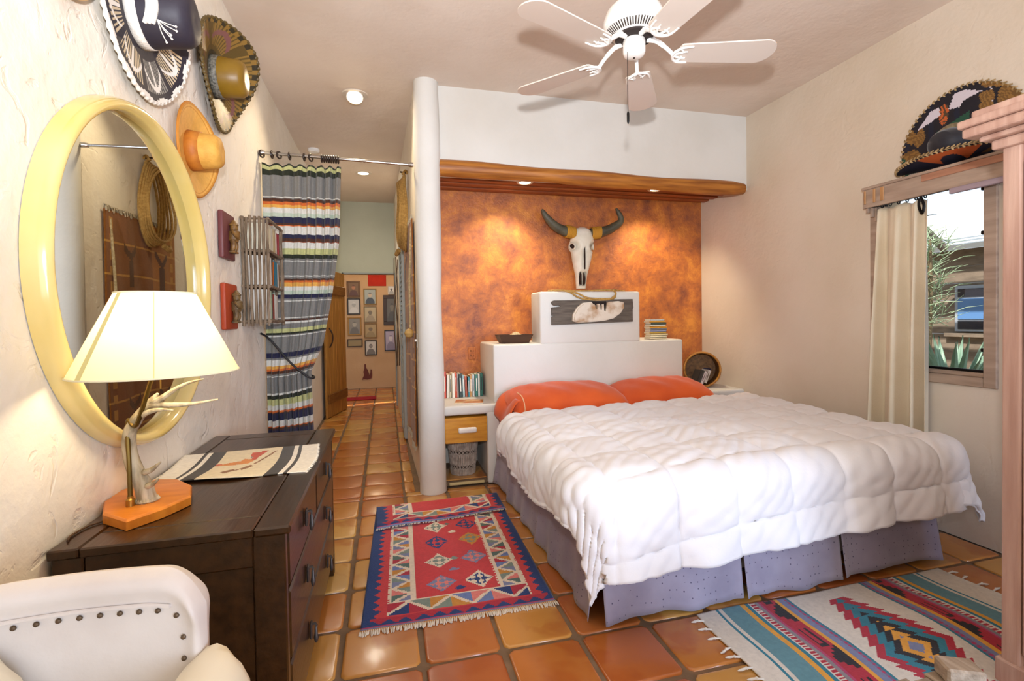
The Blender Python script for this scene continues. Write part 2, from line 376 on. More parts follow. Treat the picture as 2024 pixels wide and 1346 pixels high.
NS = thing('nightstand', 'white plaster nightstand with yellow drawer beside the round post', 'nightstand', (.66, 4.27, 0))
g = G(); g.rbox(.432, .90, 3.93, YO-.006, .572, .652, .022, 3)
g.rbox(.786, .898, 3.932, 4.0, 0, .60, .016, 3); g.box(.80, .858, 3.99, YO-.01, 0, .60); g.box(.43, .438, 3.97, YO-.01, 0, .60); g.box(.43, .80, 4.50, YO-.01, 0, .60)
g.obj('body', m_white, NS)
G().box(.43, .80, 3.965, 4.5, 0.002, .035).obj('sill', m_grout, NS, smooth=False)
G().rbox(.44, .785, 3.995, 4.30, .03, .042, .004, 1).obj('tile', m_tile, NS)
G().rbox(.47, .76, 3.942, 3.962, .006, .03, .006, 1).obj('edge_strip', M('cream_wood', '#D8C48E', .5), NS)
dr = G().rbox(.440, .785, 3.925, 4.2, .352, .555, .004, 1).obj('drawer', m_drawer, NS, smooth=False)
g = G().rbox(.545, .695, 3.892, 3.926, .434, .478, .014, 3); g.obj('handle', M('white_ceramic', '#EDEBE6', .25), dr)

NR = thing('nightstand', 'white plaster shelf with brown drawer in corner by tan wall', 'nightstand', (2.95, 4.28, 0))
g = G(); g.rbox(2.64, XR-.004, 3.955, YO-.006, .566, .646, .022, 3); g.box(2.66, 2.70, 3.99, YO-.01, 0, .57); g.box(XR-.05, XR-.004, 3.99, YO-.01, 0, .57); g.box(2.69, XR-.04, 4.50, YO-.01, 0, .57)
g.obj('body', m_white, NR)
G().rbox(2.705, XR-.052, 3.97, 4.25, .36, .56, .004, 1).obj('drawer', M('brown_pine', '#B06A22', .45, '#94531A', 3, (2, 2, 12)), NR, smooth=False)

# ---------------------------------------------------------------- bed
BX0, BX1, BY0, BY1 = .89, 2.83, 2.0, 3.99
BED = thing('bed', 'king bed with dotted mauve bed skirt against plaster headboard', 'bed', (1.86, 3.0, 0))
m_sheet = M('orange_cotton', '#D65A1C', .8, '#C84E16', 4, bump=.15, bs=30, sheen=.2)
G().rbox(BX0+.03, BX1-.03, BY0+.03, BY1, .10, .34, .03).obj('base', M('box_spring', '#B9AFA6', .9), BED)
G().rbox(BX0, BX1, BY0, BY1, .34, .605, .06, 3).obj('mattress', m_sheet, BED)
# dotted skirt fabric
def dotted():
    m = M('dotted_mauve_suede', '#A59DAE', .85, '#928A9C', 5, sheen=.3); N = m.node_tree.nodes; L = m.node_tree.links; b = N['Principled BSDF']
    src = b.inputs['Base Color'].links[0].from_socket
    uv = N.new('ShaderNodeAttribute'); uv.attribute_name = 'cloth'
    v = N.new('ShaderNodeTexVoronoi'); v.inputs['Scale'].default_value = 30; v.inputs['Randomness'].default_value = .25; L.new(uv.outputs['Vector'], v.inputs['Vector'])
    lt = N.new('ShaderNodeMath'); lt.operation = 'LESS_THAN'; lt.inputs[1].default_value = .11; L.new(v.outputs['Distance'], lt.inputs[0])
    mx = N.new('ShaderNodeMixRGB'); mx.inputs[2].default_value = (*hx('#5A5268'), 1); L.new(lt.outputs[0], mx.inputs[0]); L.new(src, mx.inputs[1]); L.new(mx.outputs[0], b.inputs['Base Color'])
    return m
m_skirt = dotted()
def skirt(p0, p1, out, ph, wav=.020, lift=.0):
    n, k = 60, 14; p0 = np.array(p0, float); p1 = np.array(p1, float); out = np.array(out, float); L_ = np.linalg.norm(p1-p0)
    A = np.zeros((n, k, 3)); 
    for i in range(n):
        t = i/(n-1); base = p0+(p1-p0)*t
        for j in range(k):
            v = j/(k-1); z = .40*(1-v)+.012*v+lift*v
            wv = (math.sin(t*L_*16+ph)*.6+math.sin(t*L_*31+ph*2)*.4)*wav*v + .040*v
            e = min(t, 1-t)*L_
            wv += .018*v*math.exp(-(e/.03)**2)
            A[i, j] = (base[0]+out[0]*wv, base[1]+out[1]*wv, z+.006*v*math.sin(t*L_*9+ph))
    g = G(); g.grid(A); o = g.obj('skirt_panel', m_skirt, BED, angle=80, recalc=False)
    at_ = o.data.attributes.new('cloth', 'FLOAT_VECTOR', 'POINT'); uv = [(i/(n-1)*L_, j/(k-1)*.39, ph) for i in range(n) for j in range(k)]
    at_.data.foreach_set('vector', np.array(uv, float).ravel())
    s_ = o.modifiers.new('thickness', 'SOLIDIFY'); s_.thickness = .003
    return o
skirt((BX0, BY0, 0), (1.605, BY0, 0), (0, -1), .3); skirt((1.615, BY0, 0), (2.185, BY0, 0), (0, -1), 2.1); skirt((2.195, BY0, 0), (BX1, BY0, 0), (0, -1), 4.0, .006, .02)
skirt((BX0, 3.90, 0), (BX0, 2.81, 0), (-1, 0), 1.0, .016); skirt((BX0, 2.80, 0), (BX0, BY0, 0), (-1, 0), 3.2, .016)
skirt((BX1, BY0, 0), (BX1, 2.90, 0), (1, 0), 1.7); skirt((BX1, 2.91, 0), (BX1, 3.95, 0), (1, 0), .4)
# sheet corner hanging past the far foot corner, folded edge under pillows
n = 14; A = np.zeros((n, n, 3))
for i in range(n):
    for j in range(n):
        u, v = i/(n-1), j/(n-1); A[i, j] = (BX1-.02+.15*u*(1-.3*v), BY0+.06+.14*v, .42-.20*u-.05*math.sin(u*3)*v+.012*math.sin(v*9))
o = G().grid(A).obj('sheet_corner', m_sheet, BED, angle=80); o.modifiers.new('thickness', 'SOLIDIFY').thickness = .006
G().rbox(BX0-.01, BX1+.01, 3.2, BY1, .56, .622, .028, 3).obj('sheet', m_sheet, BED)

# pillows
def pillow(name, label, x0, x1, y, z, th, depth, tilt, dent):
    nu, nv = 40, 24; a = (x1-x0)/2; T = thing(name, label, 'pillow', ((x0+x1)/2, y, z), 'orange pillows on the bed')
    top = np.zeros((nu, nv, 3)); bot = np.zeros((nu, nv, 3))
    for i in range(nu):
        for j in range(nv):
            u = -1+2*i/(nu-1); v = -1+2*j/(nv-1)
            h = max(0, (1-abs(u)**3.2)*(1-abs(v)**2.6))**.55
            px = (x0+x1)/2+u*a*(1-.035*v*v); py = v*depth/2*(1-.05*u*u)
            wr = .005*math.sin(u*11+v*5)*h + .004*math.sin(u*23-v*9)*h*abs(u)
            zt = th*.64*h+wr-dent*math.exp(-((u)/.4)**2)*h; zb = -th*.36*h
            for arr, zz in ((top, zt), (bot, zb)):
                arr[i, j] = (px, y+py*math.cos(tilt)-zz*math.sin(tilt), z+th*.36+py*math.sin(tilt)+zz*math.cos(tilt))
    g = G(); g.grid(top); g.grid(bot[:, ::-1]); b = g.obj('cushion_body', m_sheet, T, angle=70)
    return T
P1 = pillow('pillow', 'orange pillow at the nightstand side of the bed', .905, 1.885, 3.745, .612, .20, .47, .20, .0)
P2 = pillow('pillow', 'orange pillow nearest the tan wall side', 1.83, 2.70, 3.765, .612, .20, .45, .20, .0)
# open pillowcase end hanging over the mattress edge with pale piping
n, k = 16, 14; A = np.zeros((n, k, 3))
for i in range(n):
    for j in range(k):
        u, v = i/(n-1), j/(k-1)
        A[i, j] = (.955-.115*math.sin(v*1.5)-.01*math.sin(u*8), 3.52+.40*u-.05*v, .735-.055*u*(1-u)-.27*v**1.5*(1-.45*u)+.012*math.sin(u*7+v*3))
o = G().grid(A).obj('pillowcase_end', m_sheet, P1, angle=80); o.modifiers.new('thickness', 'SOLIDIFY').thickness = .006
G().tube(catmull([(.952, 3.60, .785), (.972, 3.545, .765), (.985, 3.52, .72), (.99, 3.515, .665), (.985, 3.53, .63)], 5), .004, 6).obj('piping', M('pale_orange_piping', '#E8B98A', .7), P1)

# duvet: a quilted sheet draped over the mattress edges
def duvet():
    W = BX1-BX0+.02; nu, nv = 210, 170
    s0, s1 = -.30, W+.33; y_foot = BY0-.005; rho = .10; zt = .645
    S = np.linspace(s0, s1, nu)[:, None]*np.ones((1, nv)); q = np.linspace(0, 1, nv)[None, :]
    yb = 3.36+.17*np.clip(S/W, 0, 1)
    tot = (yb-y_foot)+ .45-.08*np.clip(S/W, 0, 1)
    Tt = q*tot                                   # distance from the back edge
    on = yb-Tt                                   # y if it stayed flat
    dy = np.maximum(0, y_foot-on); yy = np.maximum(on, y_foot)
    dxl = np.maximum(0, -S); dxr = np.maximum(0, S-W); xx = BX0-.01+np.clip(S, 0, W)
    sx = np.where(dxl > 0, -1., 1.); dx = dxl+dxr
    dx = dx*(1-.10*np.sin(Tt*5+1)*(dxl > 0))
    o = np.sqrt(dx**2+dy**2)+1e-9; hxv = sx*dx/o; hyv = -dy/o
    arc = rho*PI/2
    h = np.where(o < arc, rho*np.sin(np.minimum(o, arc)/rho), rho+(o-arc)*(.10+.12*(dxr > 0)))
    v = np.where(o < arc, rho*(1-np.cos(np.minimum(o, arc)/rho)), rho+(o-arc)*(.985-.12*(dxr > 0)))
    # folds in the hanging part
    hang = np.clip((o-arc)/.3, 0, 1); edge = np.where(dy > dx, S, Tt)
    h = h+hang*np.clip(np.abs(dx-dy)/.16, 0, 1)*(1-.6*np.clip(dx/.1, 0, 1)*np.clip(dy/.1, 0, 1))*(.020*np.sin(edge*15+.6)+.006*np.sin(edge*31))
    Pn = np.stack([xx+hxv*h, yy+hyv*h, zt-v], -1)
    # quilted boxes
    ps, pt = .300, .300
    fs = np.abs(np.sin(PI*(S-.02)/ps)); ft = np.abs(np.sin(PI*(Tt+.06+.03*np.sin(S*2))/pt))
    puff = (fs*ft)**.36
    edgefade = np.clip(q/.03, 0, 1)
    wr = .004*np.sin(S*41+3*np.sin(Tt*13))*np.sin(Tt*33+2*np.sin(S*9))+.003*np.sin((S*.8+Tt)*70+4*np.sin(S*7))
    wr = wr+.011*np.sin(S*3.1+1.0)*np.sin(Tt*4.3)
    side = (np.clip(dxl/.06, 0, 1)*np.clip(1-dy/.08, 0, 1)*.010*np.sin(Tt*58+3*np.sin(Tt*9)))
    corner = np.clip(dx/.12, 0, 1)*np.clip(dy/.12, 0, 1)
    disp = (.034*puff*(1-.92*corner)+wr*.85+side*.6)*edgefade+.004
    du = np.gradient(Pn, axis=0); dv = np.gradient(Pn, axis=1); nrm = np.cross(du, dv); nrm /= np.linalg.norm(nrm, axis=-1, keepdims=True)+1e-9
    if nrm[nu//2, nv//3, 2] < 0: nrm = -nrm
    Pn = Pn+nrm*disp[..., None]
    # soft roll at the back edge
    rr = np.clip(1-q/.035, 0, 1); Pn[..., 2] -= .05*rr**2
    # keep clear of floor
    Pn[..., 2] = np.maximum(Pn[..., 2], .06)
    T = thing('duvet', 'puffy white quilted duvet spread over the bed', 'duvet', (1.86, 2.7, .62))
    g = G(); g.grid(Pn); o_ = g.obj('quilted_cover', m_duvet, T, angle=80, recalc=False)
    md = o_.modifiers.new('thickness', 'SOLIDIFY'); md.thickness = .02; md.offset = -1 if nrm[nu//2, nv//3, 2] > 0 else 1
    edge_pts = list(Pn[0, :])+list(Pn[:, -1])+list(Pn[::-1][0:nu, :][0:nu][:, -1][0:0])+list(Pn[-1, ::-1])
    G().tube(edge_pts[::2], .005, 6).obj('piping', m_duvet, T)
    return T
m_duvet = M('white_cotton', '#ECEBED', .75, bump=.3, bs=14, bdist=.01, sheen=.3, col2='#E6E4E6', vs_=3)
duvet()

# ---------------------------------------------------------------- woven rugs (one face per knot of pattern)
C = {k: hx(v) for k, v in dict(red='#C93A3C', navy='#203A74', cream='#E3D3BD', pink='#DF8078', blue='#6C7FB4', gold='#C98A34', sage='#7E8E84', crimson='#B02638', green='#587068', lilac='#7E6A8E', orange='#D08A3A', black='#231C1E',
     teal='#3F92A0', dteal='#2E7C90', white='#DCD4C6', grey='#8C8488', yel='#E3A238', mag='#B04068', slate='#7C84A6', bgrey='#62909A').items()}
m_weave = M('wool_weave', '#FFFFFF', .95, col2='#fff', attr=True, vs_=60, bump=.35, bs=160, bdist=.003, sheen=.2, spec=.15)
def kilim_col(u, v, W, H):
    """u across 0..W, v from the near end 0..H (metres)"""
    st = .009                                   # knot size: stepped diagonals
    u = math.floor(u/st)*st; v = math.floor(v/st)*st
    d = min(u, W-u); e = min(v, H-v)
    # end bands
    if e < .016: return C['orange'] if e < .008 else C['slate']
    if e < .026: return C['mag']
    if e < .075 and d > .03:
        ph = (u % .075)/.075; tri = 1-abs(2*ph-1); return C['navy'] if (e-.026)/.045 < tri*.85 else C['crimson']
    if d < .042: return C['navy']
    if d < .075:
        ph = (v % .062)/.062; tri = 1-abs(2*ph-1); return C['navy'] if (d-.042)/.033 < 1-tri else C['red']
    if d < .100 and e >= .075: return C['red']
    if e < .082: return C['red']
    inx = d > .235; iny = e > .190
    if inx and iny:
        if d < .243: return C['cream'] if (v % .018) < .009 else C['red']
        x, y = u-W/2, v
        for k, (qx, qy, a, b) in enumerate(((.120, .297, 'cream', 'navy'), (-.075, .305, 'slate', 'pink'), (-.073, .543, 'cream', 'sage'), (.122, .542, 'slate', 'pink'), (-.066, .776, 'navy', 'red'), (.135, .778, 'gold', 'sage'), (-.060, .999, 'cream', 'sage'), (.138, .994, 'navy', 'red'))):
            dx, dy = abs(x-qx)/.076, abs(y-qy)/.088; m_ = dx+dy
            if m_ < 1:
                if m_ > .78: return C[a] if (int(round((u+v)/st)) % 2 or m_ < .92) else C['red']
                p, q_ = (x-qx)/.076, (y-qy)/.088
                cell = (int(math.floor((p+q_+1)*1.9))+int(math.floor((p-q_+1)*1.9))) % 2
                return C[b] if cell == 0 else C[a]
        for qx, qy, c in ((.01, .235, 'navy'), (.0, .43, 'slate'), (.01, .55, 'sage'), (.04, .90, 'cream'), (.01, 1.02, 'green')):
            if abs(x-qx)/.03+abs(y-qy)/.024 < 1 and y > qy-.016: return C[c]
        return C['red']
    # cream-edged triangle borders
    if e < .190 and d > .105:
        if e < .090 or e > .180: return C['cream']
        ph = ((u) % .20)/.20; t = (e-.09)/.09; k = int(u/.20) % 3
        r1 = ph-t*.5; 
        tri = abs(((u/.10) % 2)-1)
        if abs(tri-t) < .13: return C['cream']
        idx = int(u/.10+ (0 if tri > t else 1)) % 6
        return C[['pink', 'navy', 'crimson', 'sage', 'gold', 'blue'][idx]]
    # side borders
    if d < .108: return C['cream'] if (v % .018) < .011 else C['red']
    if d < .125 or d > .212: return C['cream']
    t = (d-.125)/.087; tri = abs(((v/.062) % 2)-1)
    if abs(tri-t) < .17: return C['cream']
    idx = int(v/.062+(0 if tri > t else 1)*2) % 7
    return C[['gold', 'blue', 'crimson', 'green', 'pink', 'slate', 'sage'][idx]]
def kilim():
    T = thing('kilim_rug', 'red and navy kilim rug with diamonds beside the bed', 'rug', (.33, 2.9, 0))
    W, H, nu, nv = .885, 1.83, 98, 204; VF = 1.455
    A = np.zeros((nu+1, nv+1, 3)); cols = []
    for i in range(nu+1):
        for j in range(nv+1):
            u, v = i/nu*W, j/nv*H
            f = u/W; vf = VF-.02+.045*f; lay_ = v if v <= vf else 2*vf-v
            x = -.133+u+.045*lay_/1.45*(1-.1*f); y = 2.20+lay_-.012*f
            z = .007+.0015*math.sin(u*23)*math.sin(v*17)
            if v > vf:
                d_ = v-vf; x += .018*d_/.36*(1-f); y += .03*d_*(f-.4)
                z += .010*min(1, d_/.02)+.010*math.exp(-((d_-.34)/.05)**2)*(.5+.5*math.sin(u*7+.5))+.004*math.sin(u*11)*min(1, d_/.1)
            A[i, j] = (x, y, z)
    for i in range(nu): cols.append([kilim_col((i+.5)/nu*W, (j+.5)/nv*H, W, H) for j in range(nv)])
    o = G().grid(A, cols).obj('weave', m_weave, T, angle=80, recalc=False); s_ = o.modifiers.new('thickness', 'SOLIDIFY'); s_.thickness = .006; s_.offset = -1
    g = G(); m_fr = M('cream_wool_fringe', '#E2D6C4', .95)
    for k in range(150):
        i = k/149*nu; b = A[int(min(i, nu))][0]; dx, ln = random.uniform(-.006, .006), random.uniform(.018, .034)
        g.tube([(b[0], b[1]+.004, .006), (b[0]+dx*.5, b[1]-ln*.5, .009), (b[0]+dx, b[1]-ln, .004)], .0035, 4)
    o = g.obj('fringe', m_fr, T); o['kind'] = 'stuff'
    g = G(); 
    for k in range(90):
        b = A[int(k/89*nu)][nv]; g.tube([(b[0], b[1]+.004, b[2]), (b[0]+random.uniform(-.004, .004), b[1]-random.uniform(.008, .014), b[2]-.002)], .003, 4)
    o = g.obj('far_fringe', m_fr, T); o['kind'] = 'stuff'
kilim()

def serape_col(x, y):
    """x from centre (stripes repeat mirrored), y from centre of the rug"""
    a = abs(x)
    # stepped flame diamond
    if a < .20:
        st = .054; k = math.floor((abs(y)+.0)/st); 
        jag = ((abs(y)/st) % 1.0)
        wv = .150*(1-(k*st)/.38)+.052*(1-jag)
        lay_ = a/max(wv, 1e-4)
        if abs(y) < .36 and a < wv:
            dd = wv-a
            if dd < .045: return C['crimson']
            if dd < .090: return C['dteal']
            if dd < .128: return C['black']
            if dd < .165: return C['yel']
            return C['slate']
        return C['white']
    bands = ((.223, 'white'), (.236, 'dteal'), (.252, 'teeth_p'), (.280, 'slate'), (.302, 'yel'), (.372, 'motif'), (.384, 'mag'), (.405, 'grey'), (.436, 'teeth_c'), (.455, 'dteal'), (.480, 'yel'), (.575, 'bgrey'), (.592, 'white'), (.606, 'dteal'), (9, 'white'))
    for lim, c in bands:
        if a < lim: break
    if c == 'teeth_p': return C['lilac'] if (y % .022) < .011 else C['mag']
    if c == 'teeth_c': return C['white'] if a > .428 or (y % .018) < .007 else C['crimson']
    if c == 'motif':
        p = (y+.05) % .30; t = (a-.302)/.07
        if p < .15:
            q = math.floor(p/.02)/7.5; return C['black'] if abs(q-.5)*2 < (1-t)*1.0 and t < .8 else C['crimson']
        if p < .27: 
            return C['black'] if (.25 < t < .38 or .62 < t < .75 or (p < .17 and .25 < t < .75)) else C['crimson']
        return C['crimson']
    return C[c]
def serape_rug():
    T = thing('serape_rug', 'white serape rug with jagged red diamond at foot of bed', 'rug', (2.02, 1.49, 0))
    xs = np.linspace(-.705, .765, 240); ys = np.linspace(-.43, .43, 130)
    A = np.zeros((240, 130, 3))
    for i, x in enumerate(xs):
        for j, y in enumerate(ys):
            bow = .014*math.sin(y*6+x*2)+.010*math.sin(y*11+1)
            A[i, j] = (2.022+x+bow, 1.488+y+.006*math.sin(x*9), .006+.003*math.sin(x*7+y*3)*math.sin(y*9))
    cols = [[serape_col((xs[i]+xs[i+1])/2, (ys[j]+ys[j+1])/2) for j in range(129)] for i in range(239)]
    o = G().grid(A, cols).obj('weave', m_weave, T, angle=80, recalc=False); s_ = o.modifiers.new('thickness', 'SOLIDIFY'); s_.thickness = .005; s_.offset = -1
    for side, i in ((-1, 0), (1, 239)):
        for j in range(4, 130, 9):
            b = A[i, j]; g = G(); L_ = random.uniform(.045, .06); dy = random.uniform(-.018, .018)
            g.tube([(b[0]-side*.006, b[1], .007), (b[0]+side*.016, b[1]+dy*.3, .010), (b[0]+side*.020, b[1]+dy*.4, .011), (b[0]+side*.024, b[1]+dy*.5, .010), (b[0]+side*L_*.7, b[1]+dy*.8, .007), (b[0]+side*L_, b[1]+dy, .006)], [.003, .004, .0065, .004, .005, .002], 6)
            g.obj('tassel', M('white_wool_fringe', '#DAD3C6', .95), T)
serape_rug()
def at(x, y, **k):
    """world point seen at a photograph pixel on the plane X, Y or Z = value"""
    v = cr*((x-CX)/F_PX) - cu*((y-CY)/F_PX) + cf; a, c = next(iter(k.items())); i = 'XYZ'.index(a)
    o = Vector((0, 0, CAM_H)); return o + v*((c-o[i])/v[i])
# ---------------------------------------------------------------- dresser
DX0, DX1, DY0, DY1, DZ = -.852, -.285, 1.52, 2.80, .77
D = thing('dresser', 'dark stained wooden dresser under the round yellow mirror', 'dresser', ((DX0+DX1)/2, (DY0+DY1)/2, 0))
g = G(); g.box(DX0+.015, DX1-.022, DY0+.02, DY1-.02, .10, DZ-.03)
g.obj('carcass', m_dark, D, smooth=False)
def dbox(nm, *a, b=.004, par=D, mat=None): return G().rbox(*a, b, 1).obj(nm, mat or m_dark, par, smooth=False)
dbox('top_board', DX0, DX0+.07, DY0-.012, DY1+.012, DZ-.026, DZ)
dbox('top_board', DX1-.085, DX1+.012, DY0-.012, DY1+.012, DZ-.026, DZ, b=.006)
dbox('top_board', DX0+.0715, DX1-.0865, DY0-.012, DY0+.09, DZ-.026, DZ-.0004)
dbox('top_board', DX0+.0715, DX1-.0865, DY1-.09, DY1+.012, DZ-.026, DZ-.0004)
dbox('top_board', DX0+.0715, DX1-.0865, DY0+.0915, DY1-.0915, DZ-.026, DZ-.0008)
for x0, x1 in ((DX0+.004, DX0+.075), (DX1-.09, DX1-.005)): dbox('stile', x0, x1, DY0, DY0+.03, 0, DZ-.026)
for x0, x1 in ((DX0+.004, DX0+.075), (DX1-.09, DX1-.005)): dbox('stile', x0, x1, DY1-.03, DY1, 0, DZ-.026)
dbox('rail', DX0+.075, DX1-.09, DY0+.003, DY0+.03, DZ-.115, DZ-.026); dbox('rail', DX0+.075, DX1-.09, DY0+.003, DY0+.03, .06, .15)
dbox('side_panel', DX0+.075, (DX0+DX1)/2+.04, DY0+.012, DY0+.03, .15, DZ-.115); dbox('side_panel', (DX0+DX1)/2+.042, DX1-.09, DY0+.013, DY0+.03, .15, DZ-.115)
def drop_handle(par, y, z):
    g = G(); g.rbox(DX1-.002, DX1+.006, y-.014, y+.014, z-.03, z+.03, .004, 1); g.tube([(DX1+.004, y, z+.02), (DX1+.016, y, z+.022), (DX1+.02, y, z+.012)], .005, 6)
    g.lathe([(.002, 0), (.005, -.01), (.006, -.03), (.009, -.045), (.005, -.06), (.001, -.064)], 8, (DX1+.018, y, z+.014)); g.obj('handle', M('pewter', '#5A5450', .45, metal=.7), par)
ym = (DY0+DY1)/2
for a, b, z0, z1, hs in ((DY0+.05, ym-.012, .565, .73, [ym-.30]), (ym+.012, DY1-.05, .565, .73, [ym+.29]), (DY0+.05, DY1-.05, .345, .55, [ym-.30, ym+.27]), (DY0+.05, DY1-.05, .11, .33, [ym-.26, ym+.27])):
    d_ = dbox('drawer', DX1-.03, DX1-.004, a, b, z0, z1, b=.006)
    for h_ in hs: drop_handle(d_, h_, (z0+z1)/2+.01)
for y0 in (DY0, DY1-.06):
    dbox('foot', DX1-.09, DX1-.006, y0+.001, y0+.059, 0, .10); dbox('foot', DX0+.005, DX0+.075, y0+.001, y0+.059, 0, .10)

# ---------------------------------------------------------------- runner with bird motif
def inpoly(x, y, P):
    c = False
    for i in range(len(P)):
        (x1, y1), (x2, y2) = P[i], P[i-1]
        if (y1 > y) != (y2 > y) and x < (x2-x1)*(y-y1)/(y2-y1)+x1: c = not c
    return c
RC = {k: hx(v) for k, v in dict(cream='#E9DBB9', black='#3A342C', white='#F2ECDE', or1='#C9502A', or2='#DB8A3A', gr='#9A8E80', br='#8E5E2C').items()}
BIRD = [('or2', [(.30, .44), (.37, .52), (.45, .56), (.47, .64), (.52, .60), (.55, .56), (.52, .46), (.42, .43)]), ('or1', [(.27, .47), (.31, .50), (.38, .48), (.38, .44), (.30, .43)]),
        ('or1', [(.50, .46), (.56, .60), (.56, .86), (.50, .86), (.50, .74), (.54, .62)]), ('gr', [(.505, .64), (.54, .66), (.54, .82), (.51, .82)]), ('or1', [(.54, .56), (.62, .90), (.57, .90), (.50, .52)]),
        ('br', [(.44, .16), (.47, .22), (.52, .30), (.50, .22)]), ('br', [(.40, .18), (.44, .12), (.49, .22), (.46, .28)]), ('br', [(.50, .28), (.53, .22), (.575, .34), (.55, .40)]), ('br', [(.56, .44), (.575, .42), (.69, .86), (.665, .84)])]
def runner():
    T = thing('table_runner', 'cream fringed runner with black stripes and bird across dresser', 'table runner', (-.58, 2.24, DZ))
    nu, nv = 150, 70; W, H = .535, .42; A = np.zeros((nu+1, nv+1, 3))
    for i in range(nu+1):
        for j in range(nv+1):
            u, v = i/nu, j/nv
            x = -.842+u*W+.012*math.sin(v*4); y = 2.015+v*H+.045*(1-v)*0+.03*u*v+.012*math.sin(u*9)*(1-v)
            z = DZ+.0035+.010*max(0, math.sin((u-.12)*5.2))*math.exp(-(v/.28)**2)*(u < .72)
            if x > DX1+.012: z -= (x-DX1-.012)*.9
            A[i, j] = (x, y, z)
    def col(u, v):
        e = min(u, 1-u)
        if u < .5:
            if .135 < u < .16: return RC['black']
            if .195 < u < .295: return RC['black']
            if u < .2: return RC['white']
        else:
            if .72 < u < .815: return RC['black']
            if .845 < u < .872: return RC['black']
            if u > .81: return RC['white']
        for c, P in BIRD:
            if inpoly(u, v, P): return RC[c]
        return RC['cream']
    cols = [[col((i+.5)/nu, (j+.5)/nv) for j in range(nv)] for i in range(nu)]
    o = G().grid(A, cols).obj('cloth', m_weave, T, angle=80, recalc=False); o.modifiers.new('thickness', 'SOLIDIFY').thickness = .003
    g = G()
    for k in range(50):
        for e, sgn in ((0, -1), (nu, 1)):
            b = A[e, int(k/49*nv)]; L_ = random.uniform(.012, .022) if sgn > 0 else .008
            g.tube([(b[0]-sgn*.003, b[1], b[2]), (b[0]+sgn*L_, b[1]+random.uniform(-.006, .006), b[2]-.0015-(.008 if sgn > 0 else 0))], .0016, 4)
    o = g.obj('fringe', M('runner_fringe', '#EDE4D0', .9), T); o['kind'] = 'stuff'
runner()

# ---------------------------------------------------------------- antler lamp
LC = Vector((-.633, 1.625, 0)); LB = DZ
LA = thing('table_lamp', 'antler table lamp with white cone shade on the dresser', 'lamp', (-.72, 1.78, LB))
base = [at(x, y, Z=LB+.002) for x, y in ((203, 1034), (250, 1049), (325, 1022), (378, 997), (380, 975), (352, 962), (310, 962), (240, 985), (205, 1010))]
base = [(p.x, p.y) for p in base]
# scalloped block edge
def inset(P, s):
    cx_ = sum(p[0] for p in P)/len(P); cy_ = sum(p[1] for p in P)/len(P); return [(cx_+(x-cx_)*s, cy_+(y-cy_)*s) for x, y in P]
g = G(); n = len(base); rings = [(1.0, 0), (1.0, .024), (.97, .029), (.955, .030)]
vv = [(x, y, LB+.0012+z) for s, z in rings for x, y in inset(base, s)]
g.add(vv, [tuple(range(n))[::-1], tuple((len(rings)-1)*n+k for k in range(n))]+[(i*n+k, i*n+(k+1) % n, (i+1)*n+(k+1) % n, (i+1)*n+k) for i in range(len(rings)-1) for k in range(n)])
g.obj('base', M('orange_wood', '#E0882A', .4, '#CF7620', 3, (3, 12, 3), coat=.2), LA, smooth=True, angle=25)
zt = LB+.031; rf = at(258, 1000, Z=zt)
m_brass = M('dark_brass', '#6E5626', .35, metal=.8)
G().lathe([(.012, 0), (.012, .02), (.008, .024), (.008, .03)], 14, rf).obj('socket_foot', M('brass', '#B08840', .3, metal=.9), LA)
sp = Vector((LC.x, LC.y, 1.225))
G().tube(catmull([rf+Vector((0, 0, .01)), rf+Vector((0, 0, .12)), rf+Vector((0, 0, .255)), rf.lerp(sp, .28)+Vector((0, 0, .13)), rf.lerp(sp, .80)+Vector((0, 0, .05)), sp+Vector((0, 0, -.03)), sp+Vector((0, 0, .04))], 6), .0065, 8).obj('stem', m_brass, LA)
AY = at(292, 990, Z=zt).y
def ant(px, dy): return [at(x, y, Y=AY+d) for (x, y), d in zip(px, dy)]
g = G()
main = ant(((291, 990), (284, 962), (268, 930), (257, 895), (256, 858), (268, 832), (288, 806), (312, 778)), (0, .0, .0, .0, -.02, -.035, -.05, -.06))
g.tube(catmull(main, 7), list(np.interp(np.linspace(0, 1, 50), [0, .06, .2, .45, .7, .9, 1], [.031, .026, .023, .019, .017, .012, .004])), 12)
for px, dy, r0 in ((((268, 832), (285, 818), (312, 810), (343, 811)), (-.035, -.07, -.10, -.11), .013), (((284, 812), (305, 800), (345, 800), (388, 797), (431, 789)), (-.045, -.06, -.08, -.09, -.1), .014),
                   (((296, 800), (318, 788), (345, 770), (372, 757), (403, 749)), (-.05, -.07, -.08, -.09, -.095), .012), (((280, 935), (297, 930), (310, 920), (318, 913)), (0, -.02, -.03, -.035), .011), (((285, 962), (300, 958), (314, 946)), (0, -.03, -.05), .012)):
    c = catmull(ant(px, dy), 5); g.tube(c, list(np.linspace(r0, .002, len(c))), 10)
for k in range(18):
    q = k/18*2*PI; p = main[0]+Vector((.027*math.cos(q), .027*math.sin(q), .004)); g.lathe([(.002, -.006), (.008, 0), (.002, .008)], 6, p)
m_antler = M('antler', '#CDBFA2', .6, '#8F7F62', 4, (12, 12, 2), bump=.5, bs=9, bdist=.004); g.obj('antler', m_antler, LA)
SZ0, SZ1, SR0, SR1 = 1.208, 1.435, .2025, .0968
m_shade = bpy.data.materials.new('cream_shade_fabric'); m_shade.use_nodes = True
